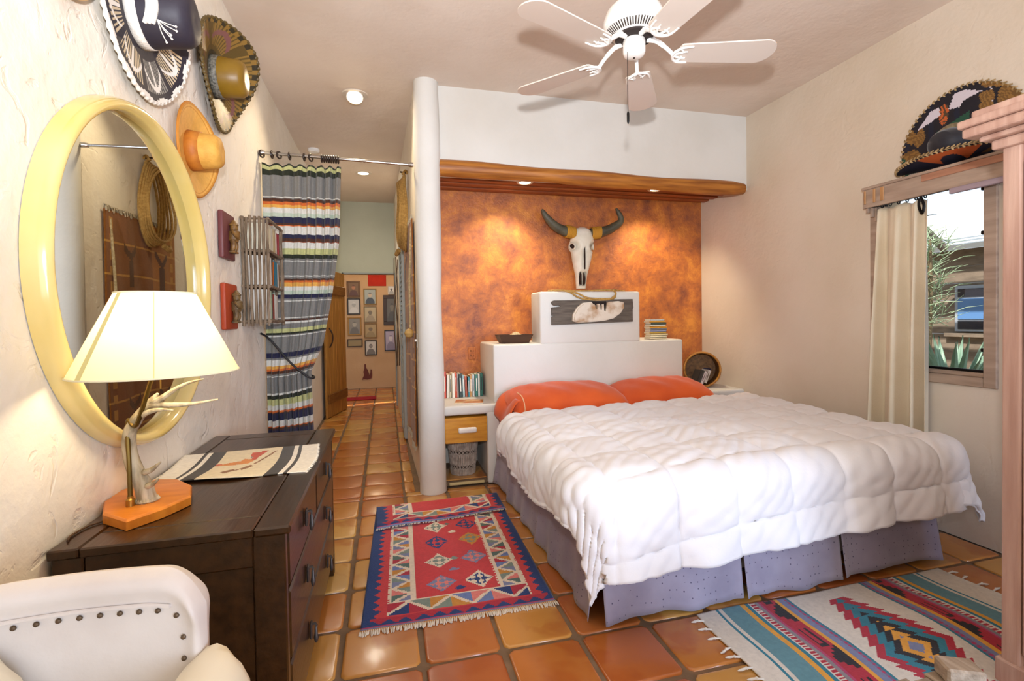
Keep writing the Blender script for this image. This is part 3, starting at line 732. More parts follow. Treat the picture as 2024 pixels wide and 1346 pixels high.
def _shade(m):
    N = m.node_tree.nodes; L = m.node_tree.links; b = N['Principled BSDF']; out = N['Material Output']
    b.inputs['Base Color'].default_value = (*hx('#EFE6CC'), 1); b.inputs['Roughness'].default_value = .9
    t = N.new('ShaderNodeBsdfTranslucent'); t.inputs[0].default_value = (*hx('#F6EBC8'), 1)
    mx = N.new('ShaderNodeMixShader'); mx.inputs[0].default_value = .48; L.new(b.outputs[0], mx.inputs[1]); L.new(t.outputs[0], mx.inputs[2]); L.new(mx.outputs[0], out.inputs[0])
_shade(m_shade)
sh = G().lathe([(SR0, SZ0), (SR0-.0268, SZ0+.058), (SR0-.0537, SZ0+.116), (SR1+.0268, SZ1-.058), (SR1, SZ1)], 48, (LC.x, LC.y, 0), cap=False).obj('lamp_shade', m_shade, LA, recalc=False)
for rr, zz in ((SR0, SZ0), (SR1, SZ1)):
    G().tube([(LC.x+rr*math.cos(k*PI/24), LC.y+rr*math.sin(k*PI/24), zz) for k in range(48)], .0025, 6, closed=True).obj('shade_rim', M('shade_trim', '#E9E2C0', .8), sh)
for a_ in (-2.15, -1.25):
    d_ = Vector((math.cos(a_), math.sin(a_), 0)); tdir = Vector((-math.sin(a_), math.cos(a_), 0)); wv = .010 if a_ < -2 else .0015
    p0 = Vector((LC.x, LC.y, SZ0))+d_*(SR0+.001); p1 = Vector((LC.x, LC.y, SZ1))+d_*(SR1+.001)
    G().add([p0-tdir*wv, p0+tdir*wv, p1+tdir*wv*.7, p1-tdir*wv*.7], [(0, 1, 2, 3)]).obj('seam', M('shade_seam', '#D9CF8E', .9), sh, recalc=False)
G().tube([(LC.x+.012, LC.y-.02, SZ0+.05), (LC.x+.012, LC.y-.02, SZ0-.045)], .0022, 6).obj('pull_chain', M('brass', '#B08840', .3, metal=.9), LA)
G().lathe([(.004, -.045), (.016, -.035), (.028, -.01), (.030, .01), (.022, .035), (.006, .048)], 16, (LC.x, LC.y, 1.335)).obj('bulb', m_bulb, LA)
light('lamp_light', 'POINT', (LC.x, LC.y, 1.335), 12, (1, .80, .48), parent=LA, shadow_soft_size=.045)
cordp = [(-.80, 1.70, DZ+.004), (-.832, 1.66, DZ+.004), (-.842, 1.60, DZ+.004), (-.83, 1.56, DZ+.004)]
G().tube(catmull([(-.79, 1.74, DZ+.005)]+cordp, 5), .003, 6).obj('cord', M('brown_cord', '#4A3018', .6), LA)

# ---------------------------------------------------------------- round mirror
MY, MZ, MR = 2.0625, 1.517, .574
MI = thing('round_mirror', 'round mirror with thick glossy yellow frame on cream wall', 'mirror', (XL, MY, MZ-.6))
n, k = 96, 20; A = np.zeros((n, k, 3))
for i in range(n):
    q = 2*PI*i/n
    for j in range(k):
        ph = PI*j/(k-1); rr = MR+.024*math.cos(ph); A[i, j] = (XL+.002+.058*math.sin(ph)**.8, MY+rr*math.cos(q), MZ+rr*math.sin(q))
G().grid(A, wrap=True).obj('frame', M('yellow_lacquer', '#E6D08C', .16, '#DEC270', 2.5, coat=.6), MI, angle=80)
g = G().lathe([(MR-.02, 0), (MR-.02, .006), (.001, .006)], 72, (XL+.004, MY, MZ), T=Matrix.Rotation(PI/2, 3, 'Y'), cap=False)
g.obj('glass', M('silvered_glass', '#DADBD4', .01, metal=1.), MI, smooth=False)

# ---------------------------------------------------------------- hats hung on the walls
def hat(name, label, wall, yc, zc, R0, rc, hc, brim, crown_mat, brim_mat, curl=(0, 0.), tip=0., taper=.72, trim=None, band=None, off=.012, squash=1., base_w=.0, crown_shift=(0, 0), edge_beads=None):
    sgn = 1 if wall == 'L' else -1; X0 = XL if wall == 'L' else XR
    mp = lambda a, b, w_: (X0+sgn*(off+w_), yc+a, zc+b)
    T = thing(name, label, 'hat', mp(0, -R0, 0)); nt, nr = 480, 30
    def lift(r_, q):
        c = math.cos(q-curl[0]); t = max(0, (r_-rc)/(R0-rc)); return base_w+.02*t+ (curl[1]*t**2*max(0, c)**2) + tip*t**2*max(0, -c)**4
    A = np.zeros((nt, nr+1, 3)); cols = []
    for i in range(nt):
        q = 2*PI*i/nt
        for j in range(nr+1):
            r_ = rc*.9+(R0-rc*.9)*j/nr; A[i, j] = mp(r_*math.cos(q)+crown_shift[0]*(1-j/nr), r_*math.sin(q)*squash+crown_shift[1]*(1-j/nr), lift(r_, q))
        cols.append([brim((rc*.9+(R0-rc*.9)*(j+.5)/nr)/R0, q) for j in range(nr)])
    o = G().grid(A, cols, wrap=True).obj('brim', brim_mat, T, angle=80); o.modifiers.new('thickness', 'SOLIDIFY').thickness = .006
    if trim is not None:
        pts = [tuple(A[i, nr]) for i in range(nt)]; rad = [trim[1]*(1+(.35 if trim[1] > .0055 else 0)*math.sin(i*PI*.25)) for i in range(nt)]
        G().tube(pts, rad, 8, closed=True).obj('braid_edge', trim[0], T)
    pr_ = [(rc*.98, base_w), (rc*1.0, base_w+hc*.08), (rc*(1-(1-taper)*.5), base_w+hc*.5), (rc*taper*1.06, base_w+hc*.82), (rc*taper*.9, base_w+hc*.95), (rc*taper*.55, base_w+hc), (rc*taper*.2, base_w+hc*.985), (.001, base_w+hc*.98)]
    n2 = 40; Bc = np.zeros((n2, len(pr_), 3))
    for i in range(n2):
        q = 2*PI*i/n2
        for j, (r_, w_) in enumerate(pr_): Bc[i, j] = mp(r_*math.cos(q)+crown_shift[0], r_*math.sin(q)+crown_shift[1], w_)
    c = G().grid(Bc, wrap=True).obj('crown', crown_mat, T, angle=60)
    if band is not None:
        m_, w0, w1, ex = band; Bb = np.zeros((n2, 3, 3))
        for i in range(n2):
            q = 2*PI*i/n2
            for j, w_ in enumerate((w0, (w0+w1)/2, w1)):
                t = w_/hc; r_ = rc*(1-(1-taper)*t)+ex; Bb[i, j] = mp(r_*math.cos(q)+crown_shift[0], r_*math.sin(q)+crown_shift[1], base_w+w_)
        b_ = G().grid(Bb, wrap=True).obj('hat_band', m_, T, angle=80); b_.modifiers.new('thickness', 'SOLIDIFY').thickness = .004
    return T, mp, lift
m_embroid = M('embroidered_felt', '#fff', .7, attr=True, bump=.3, bs=60, bdist=.004)
m_gloss_emb = M('embroidered_felt_lacquered', '#fff', .45, attr=True, bump=.3, bs=50, bdist=.004)
NV, CRM, WH, GR = hx('#2A2530'), hx('#CDBB9B'), hx('#E9E4DC'), hx('#8E8A84')
def brim_navy(r_, q):
    zz = abs(((q*14/PI) % 2)-1)
    if r_ > .90: return WH if (r_-.90)/.10 > .25+.6*zz else NV
    if r_ < .50: return NV
    s = (q/(PI/4)) % 1.0
    if r_ > .52 and .08 < s < .92:
        if abs(s-.5) < .035 and r_ < .86: return WH
        if abs(r_-(.58+.26*abs(math.sin(q*4)))) < .03: return WH
        c = CRM if int(q/(PI/4)) % 3 else GR
        return c if (q*100/PI) % 2 < 1.15 else NV
    return NV
m_navyfelt = M('navy_felt', '#2B2733', .55, bump=.1)
m_whitebraid = M('white_braid', '#E8E3DA', .7, bump=.4, bs=80)
h1, mp1, l1 = hat('sombrero', 'dark navy sombrero with white embroidery above the round mirror', 'L', 2.09, 2.475, .300, .118, .19, brim_navy, m_navyfelt, m_embroid, curl=(0.3, .05), trim=(m_whitebraid, .006), band=(m_whitebraid, .006, .040, .004), taper=.80)
def crown_pt(q, w_, ex=.004): r_ = .118*(1-.2*w_/.19)+ex; return Vector(mp1(r_*math.cos(q), r_*math.sin(q), w_))
g = G(); qs = np.linspace(R(150), R(222), 10)
for off_ in (0, 1, 2): g.tube([crown_pt(q, .050+.028*math.sin((q-R(150))*2.3)+.012*off_, .003) for q in qs], .0075, 7)
a0 = crown_pt(R(215), .098)
for k in range(5):
    e_ = crown_pt(R(224+8*k), .150-.012*k+.01*(k % 2), .006); g.tube([a0, a0.lerp(e_, .5)+(a0.lerp(e_, .5)-Vector(mp1(0, 0, .12))).normalized()*.006, e_], .0018, 5); g.lathe([(.001, -.005), (.005, 0), (.001, .005)], 6, e_)
g.obj('crown_embroidery', m_whitebraid, h1)
BR1, BR2, BR3, BR4 = hx('#5E4A22'), hx('#8A6A30'), hx('#7E524E'), hx('#352E1E')
def brim_brown(r_, q):
    if r_ > .93: return BR4 if (q*30/PI) % 2 < 1 else BR2
    s = (q/(PI/3)) % 1.0
    if r_ > .56 and .1 < s < .9:
        if abs(r_-(.62+.22*abs(math.sin(q*3)))) < .045: return BR3
        return BR2 if (q*70/PI) % 2 < 1.2 else BR1
    return BR1 if r_ > .48 else BR4
hat('sombrero', 'brown and gold sombrero hanging near the ceiling', 'L', 2.935, 2.645, .272, .105, .16, brim_brown, M('ochre_felt', '#94711F', .4, '#7C5C18', 6), m_gloss_emb, curl=(.75, .15), tip=.02, trim=(M('bronze_braid', '#5C4A24', .4, bump=.4, bs=80), .008), band=(M('beaded_band', '#4C4A44', .35, '#8A8678', 90, bump=.5, bs=120), .004, .04, .004), taper=.84)
def brim_straw(r_, q): return hx('#C98A34') if r_ > .955 or .90 < r_ < .92 else hx('#DFA851')
m_straw = M('woven_straw', '#fff', .7, attr=True, bump=.5, bs=120, bdist=.004, col2='#fff', vs_=40)
m_strawc = M('straw_crown', '#DCA64C', .7, '#CF9840', 30, bump=.5, bs=120, bdist=.004)
m_hband = M('leather_hat_band', '#C27A2A', .6, '#A9621E', 22)
hat('straw_hat', 'wide brimmed straw hat with patterned band beside round mirror', 'L', 2.56, 2.135, .192, .088, .135, brim_straw, m_strawc, m_straw, curl=(.2, .045), trim=(M('straw_edge', '#C07A2A', .7), .0045), band=(m_hband, .004, .058, .003), taper=.80, squash=1.08)
hat('straw_hat', 'pale straw hat mostly out of frame at top of wall', 'L', 1.60, 2.475, .215, .088, .12, lambda r_, q: hx('#E2C49A'), M('pale_straw', '#DDBE92', .7, '#D2B080', 30, bump=.4, bs=120), m_straw, trim=(M('pale_straw_edge', '#D8B684', .7), .004), taper=.8)

# ---------------------------------------------------------------- carved figure plaques
def plaque(label, y0, y1, z0, z1, mat, fmat, seed):
    T = thing('wall_plaque', label, 'plaque', (XL, (y0+y1)/2, z0), 'figure plaques on the cream wall')
    G().rbox(XL+.003, XL+.030, y0, y1, z0, z1, .008, 2).obj('backing', mat, T)
    g = G(); yc = y0+(y1-y0)*.55; zb = z0+(z1-z0)*.16; h = (z1-z0)*.62; x0 = XL+.030; rs = random.Random(seed)
    for s in (-1, 1):
        g.tube(catmull([(x0+.012, yc+s*.018, zb), (x0+.022, yc+s*.022, zb+.2*h), (x0+.018, yc+s*.016, zb+.42*h)], 4), [.011, .012, .013, .014, .015, .015, .015, .016, .016], 8)
        g.tube(catmull([(x0+.02, yc+s*.030, zb+.72*h), (x0+.035, yc+s*.036, zb+.58*h), (x0+.042, yc+s*.012, zb+.50*h)], 4), .0085, 7)
        g.rbox(x0, x0+.035, yc+s*.02-.013, yc+s*.02+.013, zb-.006, zb+.006, .003, 1)
    g.tube([(x0+.016, yc, zb+.38*h), (x0+.020, yc, zb+.55*h), (x0+.020, yc, zb+.72*h), (x0+.018, yc, zb+.78*h)], [.026, .030, .032, .016], 12)
    g.lathe([(.006, -.026), (.019, -.012), (.021, .004), (.016, .02), (.004, .027)], 12, (x0+.022, yc, zb+.87*h))
    g.lathe([(.024, -.006), (.026, 0), (.016, .012), (.006, .026)], 10, (x0+.020, yc, zb+.97*h))
    g.obj('carved_figure', fmat, T)
plaque('maroon wall plaque with bronze standing figure', 2.955, 3.17, 1.70, 1.955, M('maroon_board', '#6A3638', .5), M('bronze_carving', '#8A6430', .45, '#553A1C', 30, bump=.5, bs=90, bdist=.006), 3)
plaque('rust red wall plaque with dull bronze standing figure', 2.965, 3.19, 1.31, 1.565, M('rust_board', '#A63E1C', .5), M('bronze_dull_carving', '#7A6038', .5, '#4A3A22', 30, bump=.5, bs=90, bdist=.006), 4)

# ---------------------------------------------------------------- books
def book(label, loc, th, h, d, col, spine='+x', lean=0., page='#E8E0CC', group=None, lay=False, stripe=None, lean_axis=None):
    """upright book: th thickness across the row, h height, d depth behind the spine"""
    T = thing('book', label, 'book', loc, group); x, y, z = 0, 0, 0
    c = M('cover_'+col.strip('#'), col, .45); pg = M('pages_'+page.strip('#'), page, .85)
    if spine == '+x': fr = lambda a, b, e: Vector((-a, b, e))     # a depth from spine, b across, e up
    elif spine == '-y': fr = lambda a, b, e: Vector((b, a, e))
    L0 = Vector(loc)
    def hexa(a0, a1, b0, b1, e0, e1):
        g = G(); vs_ = [fr(a, b, e) for e in (e0, e1) for (a, b) in ((a0, b0), (a1, b0), (a1, b1), (a0, b1))]
        if lean:
            ax = Vector((0, 1, 0)) if spine == '-y' else Vector((1, 0, 0)); rm = Matrix.Rotation(lean, 3, ax)
            vs_ = [rm @ v for v in vs_]
        g.add([v+L0 for v in vs_], [(3, 2, 1, 0), (4, 5, 6, 7), (0, 1, 5, 4), (1, 2, 6, 5), (2, 3, 7, 6), (3, 0, 4, 7)]); return g
    if lay:
        a0, a1 = 0, d; g = hexa(0, d, 0, h, 0, .002); g2 = hexa(0, d, 0, h, th-.002, th); g.v += g2.v; g.f += [tuple(i+8 for i in f) for f in g2.f]; g.c += g2.c
        g3 = hexa(0, .002, 0, h, 0, th); o_ = len(g.v); g.v += g3.v; g.f += [tuple(i+o_ for i in f) for f in g3.f]; g.c += g3.c
        g.obj('cover', c, T, smooth=False); hexa(.002, d-.003, .003, h-.003, .002, th-.002).obj('pages', pg, T, smooth=False)
        return T
    g = hexa(0, d, 0, .002, 0, h); 
    for gg in (hexa(0, d, th-.002, th, 0, h), hexa(0, .003, 0, th, 0, h)):
        o_ = len(g.v); g.v += gg.v; g.f += [tuple(i+o_ for i in f) for f in gg.f]; g.c += gg.c
    g.obj('cover', c, T, smooth=False); hexa(.003, d-.004, .002, th-.002, .003, h-.004).obj('pages', pg, T, smooth=False)
    if stripe:
        hexa(-.0006, .0005, th*.36, th*.64, h*.25, h*.82).obj('spine_title', M('cover_'+stripe.strip('#'), stripe, .5), T, smooth=False)
    return T

# ---------------------------------------------------------------- twig wall shelf
SX1, SY0, SY1, SZA, SZB = -.700, 3.39, 3.80, 1.34, 2.0
TS = thing('twig_shelf', 'rustic twig wall shelf filled with books beside striped curtain', 'shelf', (XL, (SY0+SY1)/2, SZA))
m_twig = M('grey_twig', '#8E7B66', .85, '#6A5845', 6, (10, 10, 2), bump=.6, bs=14, bdist=.004)
def twig(p, q, r_=.008, par=TS, nm='twig'):
    p, q = Vector(p), Vector(q); n = 7; j = lambda: random.uniform(-.003, .003)
    pts = [p.lerp(q, i/(n-1))+Vector((j(), j(), j())) for i in range(n)]; G().tube(pts, [r_*random.uniform(.85, 1.15) for _ in range(n)], 7).obj(nm, m_twig, par)
tiers = [SZA+.012, SZA+.232, SZA+.455, SZB-.005]
for k in range(7):
    x = XL+.012+(SX1-XL-.02)*k/6; twig((x, SY0, SZA-.01+random.uniform(-.01, .01)), (x+random.uniform(-.008, .008), SY0, SZB+random.uniform(-.01, .015)), .0085)
for k in range(5):
    x = XL+.012+(SX1-XL-.02)*k/4; twig((x, SY1, SZA), (x, SY1, SZB), .008)
for z in tiers:
    for x in (XL+.012, SX1):
        twig((x, SY0-.01, z), (x, SY1+.012, z), .010, nm='rail')
    twig((XL+.01, SY0+.012, z), (SX1, SY0+.012, z), .007, nm='rail')
    if z < SZB-.02:
        for k in range(8):
            x = XL+.022+(SX1-XL-.036)*k/7; twig((x, SY0+.012, z+.004), (x, SY1-.012, z+.004), .0065, nm='shelf_twig')
for z in (SZA+.05,):
    twig((SX1, SY1, SZA-.01), (SX1, SY1, SZB), .009)
def shelf_row(z, items, tier):
    y = SY0+.026
    for k, (th, h, d, col, nm, lean) in enumerate(items):
        th *= 1.42
        book(f'{nm} on the {tier} tier of the twig shelf', (SX1-.012, y, z+.013), th, h, d, col, '+x', lean, group='books on the twig shelf'); y += th+.0025+abs(math.sin(lean))*h*.9
shelf_row(tiers[2], ((.030, .165, .12, '#E6DFC9', 'thick cream book next to the twig end', 0), (.022, .160, .12, '#DCD3B8', 'pale beige book second from the twig end', 0), (.034, .168, .12, '#C9C3B2', 'wide stone grey book', 0), (.022, .158, .12, '#EDE8DC', 'slim off-white book', 0), (.026, .160, .12, '#D8C79A', 'straw coloured book', 0), (.024, .155, .12, '#CDB583', 'tan paperback', 0), (.030, .160, .12, '#EFE9DE', 'thick white book before the red ones', 0), (.024, .150, .12, '#A02438', 'dark red book', -.05), (.020, .15, .12, '#C2334A', 'bright crimson book at the curtain end', -.05)), 'top')
shelf_row(tiers[1], ((.040, .185, .12, '#EFEBE4', 'fat white binder by the twig end', 0), (.030, .180, .12, '#E2DDD2', 'ivory book', 0), (.016, .175, .12, '#4A3C30', 'thin dark brown book', -.10), (.016, .165, .12, '#D2691E', 'narrow orange book leaning', -.14), (.055, .170, .115, '#1F7896', 'thick teal blue book', -.04), (.03, .165, .12, '#EDE9E2', 'white book past the teal one', 0), (.024, .16, .12, '#8A6A4A', 'brown book at the curtain end', 0)), 'middle')
shelf_row(tiers[0], ((.034, .19, .12, '#F0ECE6', 'wide white book by the twig end', 0), (.022, .185, .12, '#BFD3B0', 'pale green book', 0), (.020, .17, .12, '#6A6E66', 'dark grey book', 0), (.034, .165, .12, '#A2361C', 'brick red book', 0), (.030, .165, .12, '#E9E5DE', 'white book leaning right of the red one', -.06), (.026, .16, .12, '#DDD8D0', 'light grey book', -.06)), 'bottom')
# ---------------------------------------------------------------- white chair in the corner
CH = thing('armchair', 'white leather barrel armchair with nailhead trim before the dresser', 'armchair', (-.57, .85, 0))
m_leather = M('white_leather', '#E9E1DB', .45, '#DDD3CC', 5, bump=.25, bs=30, bdist=.004)
m_creaml = M('cream_padding', '#F2E9D2', .5, '#EADFC4', 4, bump=.12, bs=20, bdist=.004)
BXl, BXr, BYb, BZt = -.852, -.362, 1.15, .862
def back_slab():
    nu, nv = 110, 60; W = BXr-BXl
    out = np.zeros((2, nu, nv, 3))
    for i in range(nu):
        u = i/(nu-1)
        for j in range(nv):
            v = j/(nv-1)
            # rounded upper corners
            top = BZt-.004-.05*max(0, (.30-u)/.30)**2-.075*max(0, (u-.82)/.18)**2.4
            z = .36+(top-.36)*v
            x = BXl+W*u; y = BYb-.10*(2*u-1)**2*.35
            th = .022+.016*math.exp(-((v-.97)/.08)**2)+.012*math.exp(-((u-.99)/.05)**2)
            th *= math.sqrt(max(0., 1-max(0, (v-.93)/.07)**2))*math.sqrt(max(0., 1-max(0, (u-.96)/.04)**2))+.02
            out[0, i, j] = (x, y-th, z); out[1, i, j] = (x, y+th, z)
    g = G(); g.grid(out[0]); g.grid(out[1][:, ::-1])
    for E_ in ((out[0][-1], out[1][-1]), (out[0][0], out[1][0]), (out[0][:, -1], out[1][:, -1])):
        g.grid(np.stack(E_, 0))
    return g
back_slab().obj('backrest', m_leather, CH, angle=70)
def nail(p, nrm=(0, -1, 0)):
    g = G(); T_ = Vector((0, 0, 1)).rotation_difference(Vector(nrm)).to_matrix(); g.lathe([(.0055, 0), (.0045, .0025), (.001, .004)], 8, p, T=T_); g.obj('nailhead', M('dark_nailhead', '#6A5A4A', .4, metal=.7), CH)
for k in range(13):
    u = .06+.84*k/12; top = BZt-.004-.05*max(0, (.30-u)/.30)**2-.075*max(0, (u-.82)/.18)**2.4
    nail((BXl+(BXr-BXl)*u, BYb-.10*(2*u-1)**2*.35-.0265, top-.075))
for k in range(1, 7): nail((BXl+(BXr-BXl)*.925, BYb-.10*(.85)**2*.35-.0265, BZt-.09-k*.043))
g = G(); g.tube(catmull([(BXl+(BXr-BXl)*u, BYb-.10*(2*u-1)**2*.35-.030, BZt-.065-.05*max(0, (.30-u)/.30)**2-.06*max(0, (u-.82)/.18)**2.4) for u in np.linspace(.03, .88, 12)], 3), .004, 6)
g.obj('welt', m_leather, CH)
for xa, s, ax_, az_ in ((-.345, 1, .08, .105), (-.735, -1, .125, .17)):
    n, k = 26, 18; A = np.zeros((n, k, 3)); xa2 = xa
    for i in range(n):
        t = i/(n-1); y = 1.10-.52*t; zc_ = .60-.05*t
        for j in range(k):
            q = 2*PI*j/(k-1); rx = ax_*(1-max(0, (t-.9)/.1)**2*.6)*(1-max(0, (.08-t)/.08)**2*.4); A[i, j] = (xa2+rx*math.cos(q), y, zc_+az_*math.sin(q) if math.sin(q) > 0 else zc_+.20*math.sin(q))
    g = G().grid(A); n_ = len(A[0])-1
    g.f += [tuple(range(n_))[::-1], tuple((n-1)*k+j for j in range(n_))]; g.c += [None, None]
    g.obj('armrest', m_creaml, CH, angle=80)
G().rbox(-.72, -.40, .60, 1.10, .36, .46, .045, 3).obj('seat', m_creaml, CH)
G().rbox(-.84, -.30, .62, 1.14, .10, .37, .03, 2).obj('base', m_leather, CH)
for x, y in ((-.80, .66), (-.34, .66), (-.80, 1.10), (-.34, 1.10)): G().lathe([(.02, 0), (.024, .06), (.022, .11)], 10, (x, y, 0)).obj('foot', m_dark, CH)

# ---------------------------------------------------------------- serape curtain across the hall opening
RODY = 3.925
CR = thing('curtain_rod', 'chrome tension rod spanning the hall opening', 'curtain rod', (-.3, RODY, 2.55))
ra, rb = Vector((XL+.002, RODY, 2.572)), Vector((.236, RODY, 2.549))
G().tube([ra, ra.lerp(rb, .55)], .012, 12).obj('outer_tube', m_chrome, CR); G().tube([ra.lerp(rb, .53), rb], .0105, 12).obj('inner_tube', m_chrome, CR)
for p, q in ((ra, .04), (rb, -.04)): G().tube([p, p+Vector((q*.55, 0, 0)), p+Vector((q, 0, 0))], [.019, .019, .014], 12).obj('end_cap', m_chrome, CR)
CU = thing('striped_curtain', 'grey serape curtain with rainbow stripes tied back in hall opening', 'curtain', (-.6, RODY, .1))
SC = {k: hx(v) for k, v in dict(y='#B9B97E', k='#232718', g='#7B7974', w='#D2D0C6', b='#4A2A1A', o='#C9662A', a='#D9A24A', m='#B9C4B0', n='#22223F', r='#8C4A2C', l='#9A9A9C').items()}
STR = ((122, 'k'), (140, 'y'), (165, 'k'), (252, 'g'), (256, 'w'), (262, 'g'), (275, 'b'), (285, 'o'), (298, 'a'), (318, 'w'), (335, 'm'), (360, 'n'), (368, 'b'), (374, 'o'), (405, 'w'), (425, 'n'), (434, 'b'), (441, 'r'), (465, 'w'), (489, 'y'), (508, 'k'), (513, 'g'), (517, 'w'), (578, 'g'), (582, 'w'), (588, 'g'), (598, 'b'), (608, 'o'), (622, 'a'), (640, 'w'), (655, 'm'), (675, 'n'), (682, 'g'), (686, 'w'), (752, 'g'), (756, 'w'), (762, 'g'), (768, 'b'), (778, 'w'), (800, 'g'), (815, 'y'), (823, 'k'), (828, 'g'), (832, 'w'), (898, 'g'), (920, 'n'), (926, 'g'), (950, 'w'), (963, 'a'), (974, 'o'), (986, 'b'), (992, 'g'), (996, 'w'), (1066, 'g'), (1072, 'w'), (1090, 'k'), (1116, 'y'), (1134, 'w'), (1142, 'o'), (1149, 'b'), (1176, 'n'), (1200, 'w'), (1207, 'o'), (1214, 'b'), (1245, 'n'), (1330, 'g'), (1350, 'k'), (1380, 'y'), (1500, 'g'))
def stripe(d):
    yz = 115+d/2.0*1130
    for lim, c in STR:
        if yz < lim: return SC[c]
    return SC['g']
def curtain():
    nu, nv = 130, 330; A = np.zeros((nu, nv, 3)); z0, z1 = 2.505, .08
    zk = [2.505, 1.95, 1.55, 1.14, .92, .55, .08]; xr = [-.300, -.325, -.382, -.452, -.540, -.535, -.53]
    xl = [-.842, -.842, -.842, -.846, -.846, -.846, -.846]
    L0 = .54
    for j in range(nv):
        z = z0+(z1-z0)*j/(nv-1); a = np.interp(-z, [-q for q in zk], xl); b = np.interp(-z, [-q for q in zk], xr)
        comp = L0/(b-a)
        for i in range(nu):
            u = i/(nu-1); s = u**.9
            amp = .014+.010*u+.010*(comp-1); ph = 2*PI*(u*6.2+.9*u*u)
            yy = RODY+.004+amp*(math.sin(ph)+.35*math.sin(2.3*ph+1))*(0.75+.25*math.sin(z*2+u*4))
            sag = (.020*abs(math.sin(ph*.5))**2)*max(0, 1-(2.505-z)/.10) 
            # cloth pulled up towards the tie on the free side
            A[i, j] = (a+(b-a)*s, yy-.03*u*max(0, 1-abs(z-.93)/.6), z-sag+.055*u**2*math.exp(-((z-.95)/.45)**2))
    cols = [[stripe(z0-(z0+(z1-z0)*(j+.5)/(nv-1))) for j in range(nv-1)] for i in range(nu-1)]
    o = G().grid(A, cols).obj('cloth', M('serape_cotton', '#fff', .9, attr=True, bump=.2, bs=200, bdist=.002, sheen=.2, col2='#fff', vs_=90), CU, angle=80, recalc=False)
    o.modifiers.new('thickness', 'SOLIDIFY').thickness = .003
    B = np.zeros((6, 20, 3))
    for i in range(6):
        for j in range(20): B[i, j] = (-.852+.012*i/5, RODY+.05-.012*i, 2.52-1.2*j/19)
    G().grid(B).obj('lining', M('cream_lining', '#E5D2AE', .9), CU, recalc=False)
curtain()
g = None
rx = (-.838, -.771, -.724, -.653, -.553, -.508)+tuple(-.432+.0165*k for k in range(8))
for k, x in enumerate(rx):
    zz = ra.z+(rb.z-ra.z)*(x-ra.x)/(rb.x-ra.x)-.008; tl = (.5 if k in (0, 2, 5) else .12) if k < 6 else 0
    pts = [(x+.024*math.cos(q)*math.sin(tl), RODY+.024*math.cos(q)*math.cos(tl), zz+.024*math.sin(q)) for q in np.linspace(0, 2*PI, 17)[:-1]]
    G().tube(pts, .0062, 8, closed=True).obj('ring', M('dark_wood_ring', '#2A1C16', .35), CU)
G().tube(catmull([(-.848, 3.80, 1.27), (-.80, 3.86, 1.22), (-.68, 3.87, 1.06), (-.575, 3.875, .955), (-.530, 3.885, .930), (-.522, 3.93, .935), (-.56, 3.965, .95)], 6), .0075, 8).obj('tieback', M('black_cord', '#1E1A1C', .6), CU)
# ---------------------------------------------------------------- hall
def can_light(label, x, y, z, r_, energy, aim, gimbal=False, spot=1.4, dim=True, col=(1, .80, .52)):
    T = thing('recessed_light', label, 'ceiling light', (x, y, z))
    G().lathe([(r_*.80, -.001), (r_*.82, -.008), (r_*1.16, -.007), (r_*1.2, -.0005)], 32, (x, y, z), cap=False).obj('trim_ring', M('can_trim', '#D9CDBD', .5), T)
    if gimbal:
        dv = (Vector(aim)-Vector((x, y, z))).normalized(); T_ = Vector((0, 0, -1)).rotation_difference(dv).to_matrix()
        G().lathe([(r_*.62, .03), (r_*.80, .0), (r_*.80, -.035), (r_*.72, -.04)], 28, (x, y, z), T=T_, cap=False).obj('housing', M('can_trim', '#D9CDBD', .5), T)
        G().lathe([(.001, -.036), (r_*.72, -.036), (r_*.72, -.030)], 28, (x, y, z), T=T_, cap=False).obj('bulb', m_bulb, T)
        lp = Vector((x, y, z))+dv*.05
    else:
        G().lathe([(r_*.82, -.004), (r_*.80, -.0015), (.001, -.0015)], 28, (x, y, z), cap=False).obj('bulb', m_bulb_dim, T); lp = Vector((x, y, z-.012))
    light('can_light', 'SPOT', lp, energy, col, target=aim, parent=T, spot_size=spot, spot_blend=.8, shadow_soft_size=.035)
    return T
can_light('round swivelling spotlight in the ceiling before the curtain', -.20, 4.22, ZC, .085, 50, (-.30, 2.5, .2), gimbal=True, spot=2.5)
can_light('recessed ceiling light deep in the hall', -.227, 6.43, ZC, .08, 62, (-.227, 6.43, 0), spot=2.95, col=(1, .9, .74))
can_light('niche downlight to the left of the skull', 1.20, 4.15, 2.53, .062, 75, (1.00, 4.55, 1.5), spot=1.75, col=(1, .84, .60))
can_light('niche downlight to the right of the skull', 2.47, 4.15, 2.53, .062, 75, (2.70, 4.55, 1.45), spot=1.75, col=(1, .84, .60))
SD = thing('smoke_detector', 'small round detector on hall ceiling', 'smoke detector', (-.70, 5.65, ZC))
G().lathe([(.06, 0), (.06, -.02), (.045, -.034), (.001, -.036)], 24, (-.70, 5.65, ZC), cap=False).obj('cover', m_whitepaint, SD)

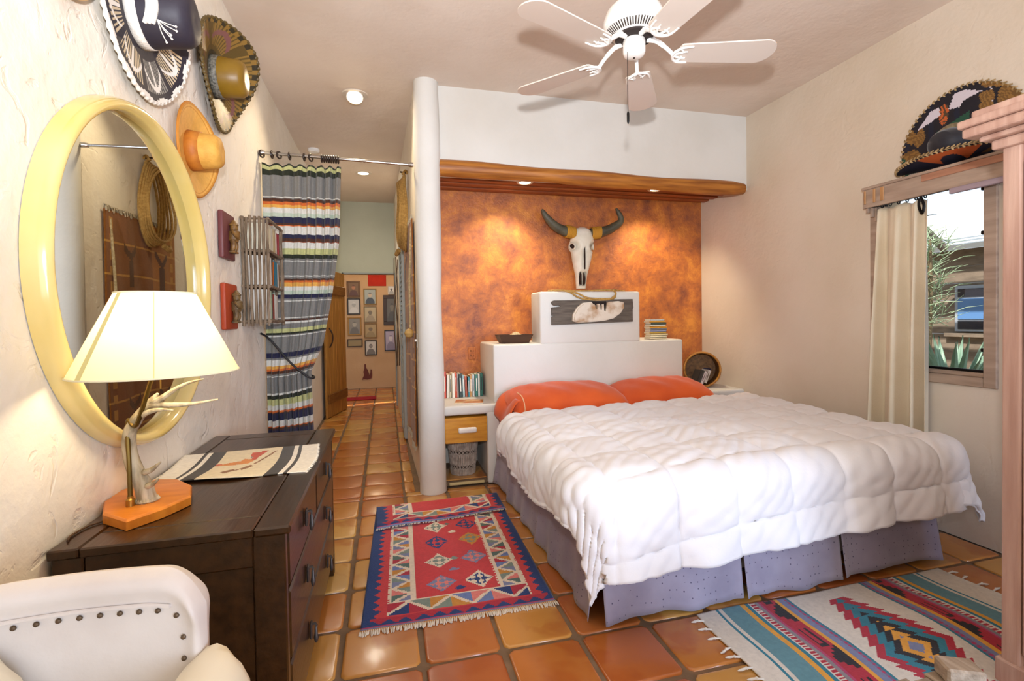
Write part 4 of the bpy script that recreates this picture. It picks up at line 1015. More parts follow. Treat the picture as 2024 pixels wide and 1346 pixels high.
# plank door, open against the hall wall
dh, df = Vector((-.62, 7.93, 0)), Vector((-.822, 7.19, 0)); dd = (df-dh); dl = dd.length; dd.normalize(); dn = Vector((-dd.y, dd.x, 0)); dn = dn if dn.x > 0 else -dn
DO = thing('door_1', 'open pine plank door at end of hall', 'door', dh); DO['kind'] = 'structure'
def dslab(a0, a1, n0, n1, z0, z1, nm, mat=m_doorwood, par=DO, b=.003):
    T_ = Matrix(((dd.x, dn.x, 0, dh.x), (dd.y, dn.y, 0, dh.y), (0, 0, 1, 0), (0, 0, 0, 1))); return G().rbox(a0, a1, n0, n1, z0, z1, b, 1, T=T_).obj(nm, mat, par, smooth=False)
for k in range(6): dslab(dl/6*k+.0015, dl/6*(k+1)-.0015, 0, .03, .01, 2.06, 'plank')
for z in (.20, 1.72): dslab(.03, dl-.03, .031, .056, z, z+.13, 'brace', M('brown_pine_brace', '#8A5A24', .5, '#744816', 3, (3, 3, 14)))
g = G(); p = dh+dd*(dl-.09)+dn*.045; g.tube(catmull([p+Vector((0, 0, .98)), p+dn*.04+Vector((0, 0, 1.06)), p+dn*.045+Vector((0, 0, 1.16)), p+Vector((0, 0, 1.25))], 4), .010, 7); g.obj('handle', M('branch_pull', '#3A2414', .6), DO)

# picture wall in the far room
YB = 10.22
def portrait(style):
    bgc, fig, bust = [hx(c) for c in style]
    def f(u, v):
        if ((u-.5)/.17)**2+((v-.62)/.17)**2 < 1: return fig if v < .70 else bust
        if v < .42 and abs(u-.5) < .40*math.sqrt(max(0, 1-(v/.44)**2))+.02: return bust
        return bgc
    return f
m_pict = M('printed_picture', '#fff', .35, attr=True)
def frame(label, x0, x1, z0, z1, fcol, fw, style, mat_w=0., plain=None):
    T = thing('picture_frame', label, 'picture', ((x0+x1)/2, YB, z0), 'framed pictures on the far wall')
    g = G(); y0, y1 = YB-.028, YB-.001
    for a in ((x0, x1, z0, z0+fw), (x0, x1, z1-fw, z1), (x0, x0+fw, z0+fw, z1-fw), (x1-fw, x1, z0+fw, z1-fw)): g.rbox(a[0], a[1], y0, y1, a[2], a[3], .004, 1)
    g.obj('frame', M('frame_'+fcol.strip('#'), fcol, .4), T, smooth=False)
    n, m_ = 22, 28; f = portrait(style); A = np.zeros((n+1, m_+1, 3)); cols = []
    for i in range(n+1):
        for j in range(m_+1): A[i, j] = (x0+fw*.9+(x1-x0-1.8*fw)*i/n, YB-.014, z0+fw*.9+(z1-z0-1.8*fw)*j/m_)
    mw = mat_w/(x1-x0)
    for i in range(n):
        row = []
        for j in range(m_):
            u, v = (i+.5)/n, (j+.5)/m_
            if plain: row.append(hx(plain))
            elif min(u, 1-u) < mw or min(v, 1-v) < mw: row.append(hx('#D9D0BC'))
            else: row.append(f((u-mw)/(1-2*mw), (v-mw)/(1-2*mw)))
        cols.append(row)
    G().grid(A, cols).obj('picture', m_pict, T, smooth=False)
frame('brown framed warm portrait at top of picture wall', -.72, -.47, 1.81, 2.13, '#6B4A22', .03, ('#7A5A34', '#B07850', '#5C3420'))
frame('gilt framed pale blue portrait of two people', -.41, -.16, 1.66, 1.98, '#9A7A30', .022, ('#A8B2AE', '#C8B8A0', '#3C4450'))
frame('black framed snowy grey picture under the warm portrait', -.72, -.47, 1.47, 1.79, '#2E241C', .024, ('#C9CCCB', '#A9ADAE', '#D9DCDC'))
frame('narrow light framed sketch of a man', -.41, -.165, 1.31, 1.63, '#8E7A54', .018, ('#C2B48E', '#7A6C52', '#A8987A'))
frame('gold framed grey portrait in the middle of the column', -.72, -.46, 1.06, 1.42, '#A67C2E', .028, ('#8E8A80', '#B4AEA0', '#6E6A64'))
frame('tan framed sepia portrait below the sketch', -.41, -.165, 1.0, 1.29, '#8C6A30', .02, ('#B59A62', '#7E6640', '#9C8450'))
frame('small wide framed text panel', -.735, -.445, .83, .99, '#4E3A22', .02, ('#A8946A', '#A8946A', '#A8946A'), plain='#A08A58', mat_w=.04)
frame('black framed drawing of a head on white', -.405, -.175, .655, .955, '#241E1A', .018, ('#D6D2C8', '#8E8880', '#7A746C'))
frame('small white picture beside the red cloth', .06, .20, 1.86, 2.03, '#D8D4CC', .012, ('#E4E4E2', '#5A5A5C', '#A8AAAC'))
frame('large dark brown framed picture cut by the door jamb', -.035, .30, 1.25, 1.85, '#3A2414', .07, ('#5E5A50', '#77705E', '#4A463E'))
frame('black frame with two small lilac photographs', -.025, .22, .73, 1.15, '#1E1A1C', .02, ('#B8AEC8', '#DCD8E0', '#8E86A0'))
o = G().rbox(-.315, .03, YB-.012, YB-.001, 2.03, 2.32, .004, 1).obj('red_cloth', M('red_cotton', '#C8321C', .8, '#B82A16', 6), smooth=False); tag(o, 'plain red cloth pinned at the top of the far wall', 'wall cloth')
LZ = thing('wall_ornament', 'dark red carved rabbit-shaped ornament low on far wall', 'ornament', (-.37, YB, .18))
g = G(); pm = lambda u, v, w_: (-.475+.20*u, YB-.002-w_, .17+.32*v)
g.prism([(.02, .0), (.18, .06), (.55, .02), (.92, .08), (1., .30), (.97, .62), (.85, .64), (.82, .42), (.72, .30), (.66, .45), (.58, .62), (.46, .72), (.40, .98), (.28, .97), (.26, .70), (.16, .52), (.22, .30), (.10, .14)], 0, .02, pm)
g.obj('carving', M('dark_red_wood', '#6A2A18', .5), LZ, smooth=False)
o = G().rbox(-.75, -.18, 8.72, 9.05, .003, .012, .004, 1).obj('mat', None, smooth=False)
o.data.materials.append(M('red_mat', '#A8182A', .9, '#96142A', 20)); o.name = 'floor_mat'; tag(o, 'small red mat on floor of far room', 'mat')
light('far_room_fill', 'POINT', (-.2, 9.0, 2.45), 22, (1, .78, .52), shadow_soft_size=.12)  # added fill lamp that brightens the picture wall, no fixture there

# tapestry and ropes on the hall side of the partition
def hallx(y): return .252-.0215*(y-3.95)
TP = thing('wall_tapestry', 'rust and gold woven tapestry on hall partition', 'tapestry', (hallx(4.75), 4.75, .3))
TC = {k: hx(v) for k, v in dict(a='#8A5420', b='#A66A22', c='#5E3A16', d='#C08A3A').items()}
def tap_col(u, v):
    if u > .62: base_ = 'b'
    else: base_ = 'a'
    if (abs(u-.06) < .022 or abs(u-.93) < .022) and (v*16) % 1 < .55: return TC['d']
    for c in (.3, .75):
        du, dv = u-c, (v*3.2) % 1-.5
        if abs(du) < .06 and -.22 < dv < .12 and abs(du) < .03+.0*dv: return TC['c']
        if abs(du) < .09 and abs(dv-.15-abs(du)*1.6) < .05: return TC['c']
    if (v*8) % 1 < .04: return TC['d']
    return TC[base_]
nu, nv = 70, 120; A = np.zeros((nu+1, nv+1, 3)); ty0, ty1, tz0, tz1 = 4.16, 5.30, .30, 2.19
for i in range(nu+1):
    for j in range(nv+1):
        y = ty0+(ty1-ty0)*i/nu; A[i, j] = (hallx(y)-.012-.006*math.sin(y*9)-.004*math.sin(y*23+j*.05), y, tz0+(tz1-tz0)*j/nv+.008*math.sin(y*7))
cols = [[tap_col((i+.5)/nu, (j+.5)/nv) for j in range(nv)] for i in range(nu)]
o = G().grid(A, cols).obj('weave', m_weave, TP, angle=80, recalc=False); o.modifiers.new('thickness', 'SOLIDIFY').thickness = .008
for jj, sgn in ((0, -1), (nv, 1)):
    g = G()
    for i in range(0, nu+1, 1):
        b = A[i, jj]; g.tube([(b[0], b[1], b[2]), (b[0]-.008, b[1]+random.uniform(-.01, .01), b[2]+sgn*.03), (b[0]-.012, b[1]+random.uniform(-.02, .02), b[2]+sgn*random.uniform(.03, .07)-(.05 if sgn > 0 else 0))], .005, 5)
    o = g.obj('fringe', M('grey_fringe', '#B9AE9A', .9), TP); o['kind'] = 'stuff'
m_rope = M('tan_rope', '#C29A56', .8, '#A07A3E', 60, bump=.6, bs=120, bdist=.004)
LS = thing('lasso', 'coiled tan lasso hanging on hall partition', 'rope', (hallx(4.8), 4.8, 2.0))
g = G()
for k in range(6):
    cy_ = 4.80+.02*k; rz, ry = .36-.012*k, .20+.022*k; pts = []
    for q in np.linspace(0, 2*PI, 40)[:-1]:
        y = cy_+ry*math.sin(q)*(.55+.45*(1-math.cos(q))/2*1.0); pts.append((hallx(y)-.032-.011*k+.006*math.sin(3*q+k), y, 2.36+rz*math.cos(q)))
    g.tube(pts, .011, 7, closed=True)
g.tube(catmull([(hallx(4.8)-.05, 4.80, 2.72), (hallx(4.8)-.02, 4.80, 2.76), (hallx(4.8)-.004, 4.80, 2.73)], 4), .012, 7)
g.obj('coil', m_rope, LS)
G().tube(catmull([(hallx(4.95)-.09, 4.90, 2.02), (hallx(4.95)-.11, 4.96, 1.99), (hallx(4.95)-.09, 5.02, 2.02)], 4), .022, 8).obj('knot', m_rope, LS)
G().tube([(hallx(4.8)-.0, 4.80, 2.735), (hallx(4.8)-.07, 4.80, 2.745)], .008, 7).obj('peg', m_dark, LS)
BP = thing('rope_pull', 'pale rope pull with wooden ball on hall partition', 'rope', (.18, 4.23, 1.2))
G().tube(catmull([(hallx(4.23)-.02, 4.23, 2.12), (hallx(4.23)-.042, 4.225, 1.7), (hallx(4.23)-.045, 4.23, 1.28)], 6), .010, 7).obj('cord', M('pale_rope', '#C9B48A', .8, '#A8946A', 60, bump=.5, bs=120), BP)
G().lathe([(.004, -.042), (.030, -.028), (.040, 0), (.030, .028), (.004, .042)], 16, (hallx(4.23)-.055, 4.23, 1.235)).obj('ball', M('turned_wood_ball', '#BF9C5E', .5), BP)
BN = thing('bare_branch', 'thin twisted bare branch against hall partition', 'branch', (hallx(6.6)-.05, 6.6, 0))
g = G()
for sd in range(3):
    pts = [(hallx(6.6)-.05-.03*math.sin(z*3+sd*2)*(.5+sd*.3), 6.5+.12*sd+.05*math.sin(z*2+sd), z) for z in np.linspace(.75, 2.15, 16)]; g.tube(pts, list(np.linspace(.008, .005, 16)), 7)
g.obj('stems', M('grey_branch', '#5E4A3A', .8, bump=.4), BN)
LD = thing('door_2', 'white louvred door in hall partition', 'door', (hallx(6.2), 6.2, 0)); LD['kind'] = 'structure'
g = G()
for a in ((5.62, 5.70), (6.18, 6.26)): g.prism([(hallx(a[0])-.03, a[0]), (hallx(a[1])-.03, a[1]), (hallx(a[1])-.002, a[1]), (hallx(a[0])-.002, a[0])], .02, 2.25)
for z in (.02, 1.05, 2.15): g.box(hallx(5.94)-.03, hallx(5.94)-.002, 5.69, 6.19, z, z+.1)
m_louv = M('grey_louvre_paint', '#A9AFAE', .5); g.obj('frame', m_louv, LD, smooth=False)
for k in range(36):
    z = .14+k*.055 
    if 1.0 < z < 1.16 or z > 2.12: continue
    xx = hallx(5.94); G().add([(xx-.028, 5.69, z), (xx-.028, 6.19, z), (xx-.006, 6.19, z+.035), (xx-.006, 5.69, z+.035), (xx-.028, 5.69, z+.006), (xx-.028, 6.19, z+.006), (xx-.006, 6.19, z+.041), (xx-.006, 5.69, z+.041)], [(3, 2, 1, 0), (4, 5, 6, 7), (0, 1, 5, 4), (1, 2, 6, 5), (2, 3, 7, 6), (3, 0, 4, 7)]).obj('slat', m_louv, LD, smooth=False)
SWt = thing('light_switch', 'white switch plate on partition edge', 'light switch', (hallx(4.08), 4.08, 1.12))
G().rbox(hallx(4.08)-.006, hallx(4.08)-.001, 4.045, 4.115, 1.12, 1.235, .002, 1).obj('plate', m_whitepaint, SWt); G().rbox(hallx(4.08)-.022, hallx(4.08)-.005, 4.073, 4.087, 1.17, 1.19, .002, 1).obj('toggle', m_whitepaint, SWt)

# ---------------------------------------------------------------- things in the bed niche
SK = thing('cattle_skull', 'white cattle skull with dark horns on rust wall', 'skull', (1.885, 4.52, 1.6))
m_bone = M('bleached_bone', '#E9E3D4', .6, '#D6CDB8', 8, bump=.3, bs=30, bdist=.006)
prof_ = [(1.625, .048, .035), (1.68, .054, .045), (1.74, .058, .05), (1.80, .072, .062), (1.88, .092, .075), (1.96, .108, .085), (2.03, .120, .092), (2.08, .124, .095), (2.13, .116, .09), (2.18, .100, .075), (2.21, .070, .05), (2.225, .03, .02)]
n = 40; A = np.zeros((n, 48, 3)); zs = np.linspace(1.625, 2.225, 48)
ws = np.interp(zs, [p[0] for p in prof_], [p[1] for p in prof_]); ds = np.interp(zs, [p[0] for p in prof_], [p[2] for p in prof_])
SKX, SKY = 1.885, 4.535
for j, z in enumerate(zs):
    for i in range(n):
        q = 2*PI*i/n; c_, s_ = math.cos(q), math.sin(q); x = ws[j]*np.sign(c_)*abs(c_)**.8; y = -ds[j]*s_*(1 if s_ > 0 else .3)
        # eye sockets, long nasal slit, open nostril
        for e in (-1, 1):
            d2 = ((x-e*.098)/.034)**2+((z-2.035)/.040)**2
            if s_ > -.2 and d2 < 1.6: y += .055*max(0, 1-d2/1.6)**.6; 
        if s_ > .2 and abs(x-.008) < .012 and 1.83 < z < 2.02: y += .02
        if s_ > .2 and 1.66 < z < 1.79 and .008 < abs(x) < .034: y += .045
        A[i, j] = (SKX-.02*(2.225-z)/.6+x, SKY+y, z)
g = G().grid(A, wrap=True); g.obj('bone', m_bone, SK, angle=60)
for e in (-1, 1):
    oc = Vector((SKX-.006+e*.110, SKY-.034, 2.035)); Tq = Vector((0, 0, 1)).rotation_difference(Vector((e*.90, -.44, 0))).to_matrix()
    G().tube([oc+Tq @ Vector((.026*math.cos(q), .036*math.sin(q), -.002)) for q in np.linspace(0, 2*PI, 21)[:-1]], .0065, 7, closed=True).obj('eye_orbit', m_bone, SK)
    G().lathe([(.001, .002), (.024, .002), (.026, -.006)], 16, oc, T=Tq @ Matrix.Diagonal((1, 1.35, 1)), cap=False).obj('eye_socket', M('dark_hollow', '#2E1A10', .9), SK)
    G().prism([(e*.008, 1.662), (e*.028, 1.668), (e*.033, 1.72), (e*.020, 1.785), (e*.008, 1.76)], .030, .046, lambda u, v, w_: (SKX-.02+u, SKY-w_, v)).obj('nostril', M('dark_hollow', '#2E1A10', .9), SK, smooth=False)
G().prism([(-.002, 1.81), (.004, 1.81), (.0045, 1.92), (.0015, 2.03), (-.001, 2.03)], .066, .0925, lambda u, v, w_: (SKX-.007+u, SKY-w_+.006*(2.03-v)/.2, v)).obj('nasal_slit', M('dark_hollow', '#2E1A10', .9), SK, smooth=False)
m_horn = M('horn', '#5E5A48', .5, '#3E3A2E', 10, bump=.4, bs=40, bdist=.006)
for e, tipx, tipz in ((-1, 1.45, 2.37), (1, 2.215, 2.41)):
    b0 = Vector((SKX+e*.085, SKY-.02, 2.165)); pts = catmull([b0, b0+Vector((e*.085, -.01, .012)), b0+Vector((e*.20, -.03, .05)), b0+Vector((e*.30, -.055, .13)), Vector((tipx, SKY-.08, tipz))], 6)
    G().tube(pts, list(np.interp(np.linspace(0, 1, len(pts)), [0, .3, .6, .9, 1], [.052, .050, .040, .022, .008])), 12).obj('horn', m_horn, SK)
    g = G()
    for k in range(8):
        t = k/7; c_ = b0+Vector((e*(.01+.082*t), -.001-.009*t, .002+.011*t)); g.tube([c_+Vector((.004*e*math.cos(q), .056*math.cos(q), .056*math.sin(q))) for q in np.linspace(0, 2*PI, 17)[:-1]], .0075, 6, closed=True)
    g.obj('cord_wrapping', M('yellow_cord', '#C08A2A', .7, bump=.4, bs=100), SK)
# headboard art: jawbone relief on weathered plank
PA = thing('wall_art', 'weathered plank with carved jawbone relief on headboard', 'wall art', (1.75, 3.985, 1.28))
px0, px1, pz0, pz1 = 1.37, 2.125, 1.292, 1.488
mpk = lambda u, v, w_: (px0+(px1-px0)*u, 3.998-w_, pz0+(pz1-pz0)*v+.012*u)
G().prism([(0, -.04), (1, -.02), (1.0, .55), (1.01, .60), (1, 1.0), (.03, 1.02), (0, .97), (.005, .86), (.03, .80), (.09, .80), (.11, .76), (.05, .73), (0, .72), (0, .36), (.04, .345), (0, .33)], 0, .026, mpk).obj('plank', M('grey_weathered_plank', '#6B6156', .8, '#514840', 3, (2, 10, 14), bump=.5, bs=10), PA, smooth=False)
jaw = [(.235, .10), (.30, .02), (.45, .03), (.62, .06), (.74, .16), (.83, .38), (.875, .62), (.87, .86), (.80, .92), (.70, .90), (.665, .86), (.645, .50), (.625, .50), (.62, .80), (.595, .80), (.59, .55), (.575, .55), (.57, .82), (.535, .82), (.53, .62), (.51, .62), (.505, .82), (.48, .82), (.47, .92), (.36, .88), (.29, .68), (.24, .38)]
m_jaw = M('whitewashed_relief', '#D9CCBA', .7, '#A9825A', 9, lo=.30, hi=.5, bump=.6, bs=30, bdist=.008)
g = G(); vo = [(u, v) for u, v in jaw]; cxj, cyj = .53, .40
g.prism(jaw, .026, .046, mpk); g.prism([(cxj+(u-cxj)*.93, cyj+(v-cyj)*.88) for u, v in jaw], .046, .058, mpk); g.obj('jawbone_relief', m_jaw, PA, smooth=True)
G().prism([(.46, .55), (.67, .52), (.66, .93), (.47, .95)], .0262, .029, mpk).obj('dark_opening', M('dark_brown_sheet', '#241A16', .9), PA, smooth=False)  # thin dark sheet on the plank between the jaw teeth
LH = thing('lasso', 'thin tan rope draped over top of headboard', 'rope', (1.7, 4.05, 1.55))
g = G(); g.tube(catmull([(1.36, 4.05, 1.579), (1.46, 4.01, 1.579), (1.54, 3.985, 1.562), (1.62, 3.98, 1.515), (1.74, 3.978, 1.493), (1.86, 3.975, 1.496), (1.935, 3.972, 1.51), (1.965, 3.978, 1.555), (1.93, 4.02, 1.582), (1.75, 4.08, 1.580), (1.60, 4.09, 1.580), (1.50, 4.06, 1.580)], 6), .008, 7)
g.tube(catmull([(1.38, 4.09, 1.580), (1.50, 4.03, 1.580), (1.60, 3.985, 1.556), (1.70, 3.976, 1.512), (1.84, 3.974, 1.503), (1.93, 3.970, 1.505)], 6), .008, 7); g.tube(catmull([(1.95, 4.0, 1.585), (2.04, 4.05, 1.580), (2.10, 4.07, 1.580)], 5), .006, 7); g.obj('rope', m_rope, LH)
G().tube([(1.925, 3.972, 1.503), (1.94, 3.966, 1.515), (1.955, 3.968, 1.525)], .013, 8).obj('knot', m_rope, LH)
# dark tray with shell, on the lower step
BW = thing('bowl', 'dark brown rectangular tray bowl on the headboard step', 'bowl', (1.085, 4.18, 1.131))
def frus(z0, z1, a0, b0, a1, b1, cx_, cy_): return [(cx_-a0, cy_-b0, z0), (cx_+a0, cy_-b0, z0), (cx_+a0, cy_+b0, z0), (cx_-a0, cy_+b0, z0), (cx_-a1, cy_-b1, z1), (cx_+a1, cy_-b1, z1), (cx_+a1, cy_+b1, z1), (cx_-a1, cy_+b1, z1)]
g = G(); g.add(frus(1.1312, 1.205, .118, .07, .150, .095, 1.085, 4.18), [(3, 2, 1, 0), (0, 1, 5, 4), (1, 2, 6, 5), (2, 3, 7, 6), (3, 0, 4, 7)]); g.add(frus(1.142, 1.205, .110, .062, .141, .086, 1.085, 4.18), [(0, 1, 2, 3), (4, 5, 1, 0), (5, 6, 2, 1), (6, 7, 3, 2), (7, 4, 0, 3)])
a_ = frus(0, 1.205, 0, 0, .150, .095, 1.085, 4.18)[4:]; b_ = frus(0, 1.205, 0, 0, .141, .086, 1.085, 4.18)[4:]; g.add(a_+b_, [(0, 1, 5, 4), (1, 2, 6, 5), (2, 3, 7, 6), (3, 0, 4, 7)])
g.obj('tray', M('dark_brown_wood', '#4A2C16', .5, '#3A200E', 4, (1, 8, 8)), BW, smooth=False)
SHl = thing('seashell', 'pale ribbed shell lying in the brown tray', 'shell', (1.10, 4.17, 1.15))
g = G()
for k in range(9): g.tube([(1.055+.011*k, 4.17+.028*math.cos(q), 1.185+(.012+.028*math.sin(PI*(k+.5)/9))*math.sin(q)*.9) for q in np.linspace(0, 2*PI, 13)[:-1]], .0085, 6, closed=True)
g.obj('ribs', M('ribbed_shell', '#D9C39A', .5, '#B99C6A', 30), SHl)
# stacked paperbacks on the far lower step
zz = 1.1315
for k, (col, w_, nm) in enumerate((('#E6D9B4', .175, 'lowest cream paperback'), ('#EADFBE', .170, 'second from bottom cream paperback'), ('#D9CBA0', .175, 'third from bottom straw paperback'), ('#C9A24A', .172, 'mustard paperback above the cream ones'), ('#8A8EA8', .165, 'grey blue paperback'), ('#7E7C80', .168, 'grey paperback in the middle'), ('#D99A3A', .176, 'orange yellow paperback'), ('#DFD6C0', .160, 'pale paperback under the dark one'), ('#46564E', .160, 'dark green paperback'), ('#E0A648', .165, 'golden paperback second from top'), ('#D2CFC6', .145, 'light grey paperback on top'))):
    th = .0155+.001*(k % 3); book(f'{nm} of the stack on the headboard step', (2.365+.006*((k*7) % 3), 4.10+.004*(k % 2), zz), th, w_, .11, col, '-y', group='paperbacks stacked on the headboard', lay=True); zz += th+.0006
# basket on its side holding small books
BK = thing('round_basket', 'round wicker basket on its side in niche corner', 'basket', (3.0, 4.3, .647))
bc = Vector((2.945, 4.14, .824)); br = .166; bax = Vector((-.48, -.88, .05)).normalized()
T_ = Vector((0, 0, 1)).rotation_difference(bax).to_matrix(); m_wick = M('honey_wicker', '#BC8232', .5, '#8E5C20', 40, bump=.6, bs=70, bdist=.005)
g = G().lathe([(br, 0), (br*.99, -.10), (br*.95, -.22), (br*.80, -.235), (.001, -.235)], 40, bc, T=T_, cap=False); g.lathe([(br*.95, 0), (br*.94, -.10), (br*.9, -.21), (.001, -.222)], 40, bc, T=T_, cap=False); g.obj('body', M('dark_wicker', '#8A6030', .6, '#64421E', 40, bump=.6, bs=70, bdist=.005), BK)
for rr, dz_ in ((.010, 0), (.008, -.016)): G().tube([bc+T_ @ Vector((br*math.cos(q)*.985, br*math.sin(q)*.985, dz_)) for q in np.linspace(0, 2*PI, 41)[:-1]], rr, 8, closed=True).obj('rim', m_wick, BK)
for k, (col, th, nm, pt) in enumerate((('#3A3430', .022, 'black case leftmost in the basket', None), ('#4E4A46', .018, 'charcoal case in the basket', None), ('#D6C8C4', .024, 'lilac grey case in the basket', '#6E5A5A'), ('#8E7C78', .016, 'mauve case in the basket', '#D8CCC4'), ('#D6CABC', .030, 'wide pale lettered case in the basket', '#6A5A50'), ('#3E3A52', .014, 'dark blue case rightmost in the basket', None))):
    book(nm, (2.838+.030*k, 4.078+.014*k, .690+.008*abs(k-2.6)), th*1.15, .130, .10, col, '-y', .42, group='slim cases in the basket', stripe=pt)
# books standing on the near nightstand
xb = .462
ROW = (('#7A3A2A', .012, .225, 'thin maroon book against the post'), ('#D0492E', .030, .235, 'tall orange-red book'), ('#E4DCC6', .024, .205, 'white book with blue dot'), ('#D6C9A6', .022, .20, 'beige book'), ('#EBE3CF', .026, .215, 'ivory book mid row'), ('#D9552A', .020, .215, 'bright orange book'), ('#DDD8CC', .014, .21, 'slim white book'), ('#2A3A34', .030, .21, 'black green book'), ('#9CB4B0', .022, .195, 'pale aqua book'), ('#C9582E', .022, .185, 'orange book past the aqua one'), ('#3E8C96', .014, .18, 'teal book'), ('#C08A4A', .024, .19, 'tan book'), ('#D2D4CC', .022, .195, 'light grey book'), ('#3A7A6A', .024, .20, 'sea green book'), ('#E2DED2', .020, .20, 'chalk white book'), ('#2E6A5C', .026, .205, 'dark green book against the headboard'))
for k, (col, th, h_, nm) in enumerate(ROW):
    book(f'{nm} standing on the plaster nightstand', (xb, 4.36-.012*((k*5) % 3), .6535), th, h_, .15, col, '-y', .03 if k in (2, 3) else (-.03 if k in (7, 8, 9) else 0), group='books standing on the nightstand', stripe=('#F0E8D8' if k % 3 != 0 else '#2A2A30')); xb += th+.0015
MG = thing('magazine', 'orange covered magazine lying on the nightstand', 'magazine', (.67, 4.07, .653))
g = G(); T_ = Matrix.Translation((.665, 4.075, 0)) @ Matrix.Rotation(-.22, 4, 'Z'); g.rbox(-.115, .115, -.085, .085, .6532, .660, .002, 1, T=T_); g.obj('pages', M('pages_E8E0CC', '#E8E0CC', .85), MG, smooth=False)
G().rbox(-.116, .116, -.086, .086, .6602, .662, .0008, 1, T=T_).obj('cover', M('orange_magazine', '#C8782C', .3, '#E2C08A', 9, lo=.42, hi=.5), MG, smooth=False)
OU = thing('wall_outlet', 'rust painted outlet plate on niche wall', 'outlet', (.785, YO, .97))
G().rbox(.75, .82, YO-.007, YO-.001, .965, 1.08, .003, 1).obj('plate', m_orange, OU)
for zz in (1.0, 1.045):
    for xx in (.772, .795): G().box(xx, xx+.005, YO-.0076, YO-.0068, zz-.009, zz+.009).obj('slot', M('dark_hollow', '#2E1A10', .9), OU, smooth=False)
# wicker waste basket under the drawer
WB = thing('waste_basket', 'greyish white wicker waste basket under the yellow drawer', 'basket', (.615, 4.16, .043))
m_ww = M('white_wicker', '#BDB2A8', .7, '#9C9086', 30, bump=.4, bs=60)
wz, wh = .044, .295
rad_ = lambda t: .098+.030*t
for z0, z1 in ((0, .17), (.30, .60), (.72, 1.0)):
    g = G()
    for k in range(48):
        q = 2*PI*k/48; g.tube([(.615+rad_(t)*math.cos(q), 4.16+rad_(t)*math.sin(q), wz+wh*t) for t in (z0, (z0+z1)/2, z1)], .0075, 6)
    o = g.obj('wicker_band', m_ww, WB); o['kind'] = 'stuff'
g = G()
for z0, z1 in ((.17, .30), (.60, .72)):
    for k in range(24):
        for s in (-1, 1):
            q0 = 2*PI*k/24; q1 = q0+s*2*PI/24; g.tube([(.615+rad_(z0)*math.cos(q0), 4.16+rad_(z0)*math.sin(q0), wz+wh*z0), (.615+(rad_(z1)+s*.003)*math.cos(q1), 4.16+(rad_(z1)+s*.003)*math.sin(q1), wz+wh*z1)], .004, 5)
o = g.obj('cross_weave', m_ww, WB); o['kind'] = 'stuff'
g = G()
for t in (0, .165, .305, .595, .725, 1.0): g.tube([(.615+rad_(t)*math.cos(q), 4.16+rad_(t)*math.sin(q), wz+wh*t+(.006 if t == 0 else 0)) for q in np.linspace(0, 2*PI, 33)[:-1]], .006, 6, closed=True)
g.obj('hoops', m_ww, WB)
G().lathe([(rad_(0)*.97, wz+.002), (rad_(1)*.94, wz+wh-.01)], 32, (.615, 4.16, 0), cap=True).obj('liner', M('dark_liner', '#4A423C', .9), WB)
# ---------------------------------------------------------------- ceiling fan
FX, FY, FZ, FR = 1.163, 2.132, 2.585, .66
FN = thing('ceiling_fan', 'white five-blade ceiling fan with pull chain', 'ceiling fan', (FX, FY, FZ))
fc = (FX, FY, 0)
G().tube([(FX, FY, 2.80), (FX, FY, ZC-.05)], .011, 12).obj('downrod', m_whitepaint, FN)
G().lathe([(.012, ZC-.075), (.05, ZC-.06), (.068, ZC-.02), (.07, ZC-.0005)], 32, fc).obj('canopy', m_whitepaint, FN)
mo = G().lathe([(.012, 2.835), (.05, 2.828), (.095, 2.81), (.128, 2.775), (.142, 2.735), (.142, 2.715), (.132, 2.695), (.098, 2.668), (.062, 2.662)], 48, fc).obj('motor_housing', m_whitepaint, FN)
g = G()
for k in range(60):
    q = 2*PI*k/60; d_ = Vector((math.cos(q), math.sin(q), 0)); t_ = Vector((-math.sin(q), math.cos(q), 0))*.0030
    p0 = Vector(fc)+d_*.1295+Vector((0, 0, 2.6905)); p1 = Vector(fc)+d_*.1015+Vector((0, 0, 2.6675)); nn = Vector((d_.x*.5, d_.y*.5, -.85))*.0012
    g.add([p0-t_+nn, p0+t_+nn, p1+t_+nn, p1-t_+nn], [(0, 1, 2, 3)])
g.obj('vent_slots', M('vent_dark', '#3A302A', .8), mo, recalc=False)
G().lathe([(.085, 2.668), (.088, 2.655), (.060, 2.648)], 32, fc).obj('flywheel', M('fan_dark_gap', '#2A2220', .7), FN)
G().lathe([(.048, 2.652), (.052, 2.640), (.052, 2.592), (.046, 2.578), (.028, 2.569), (.006, 2.567)], 32, fc).obj('switch_housing', m_whitepaint, FN)
G().lathe([(.001, -.001), (.005, -.002), (.006, 0)], 10, (FX, FY, 2.567)).obj('screw', m_black, FN)
G().tube([(FX-.045, FY-.02, 2.58), (FX-.047, FY-.022, 2.42), (FX-.047, FY-.022, 2.30)], .0016, 6).obj('pull_chain', m_black, FN)
G().lathe([(.002, .0), (.006, .012), (.006, .05), (.002, .058)], 10, (FX-.047, FY-.022, 2.245)).obj('pull_knob', m_black, FN)
m_blade = M('white_blade', '#D4C8BC', .4)
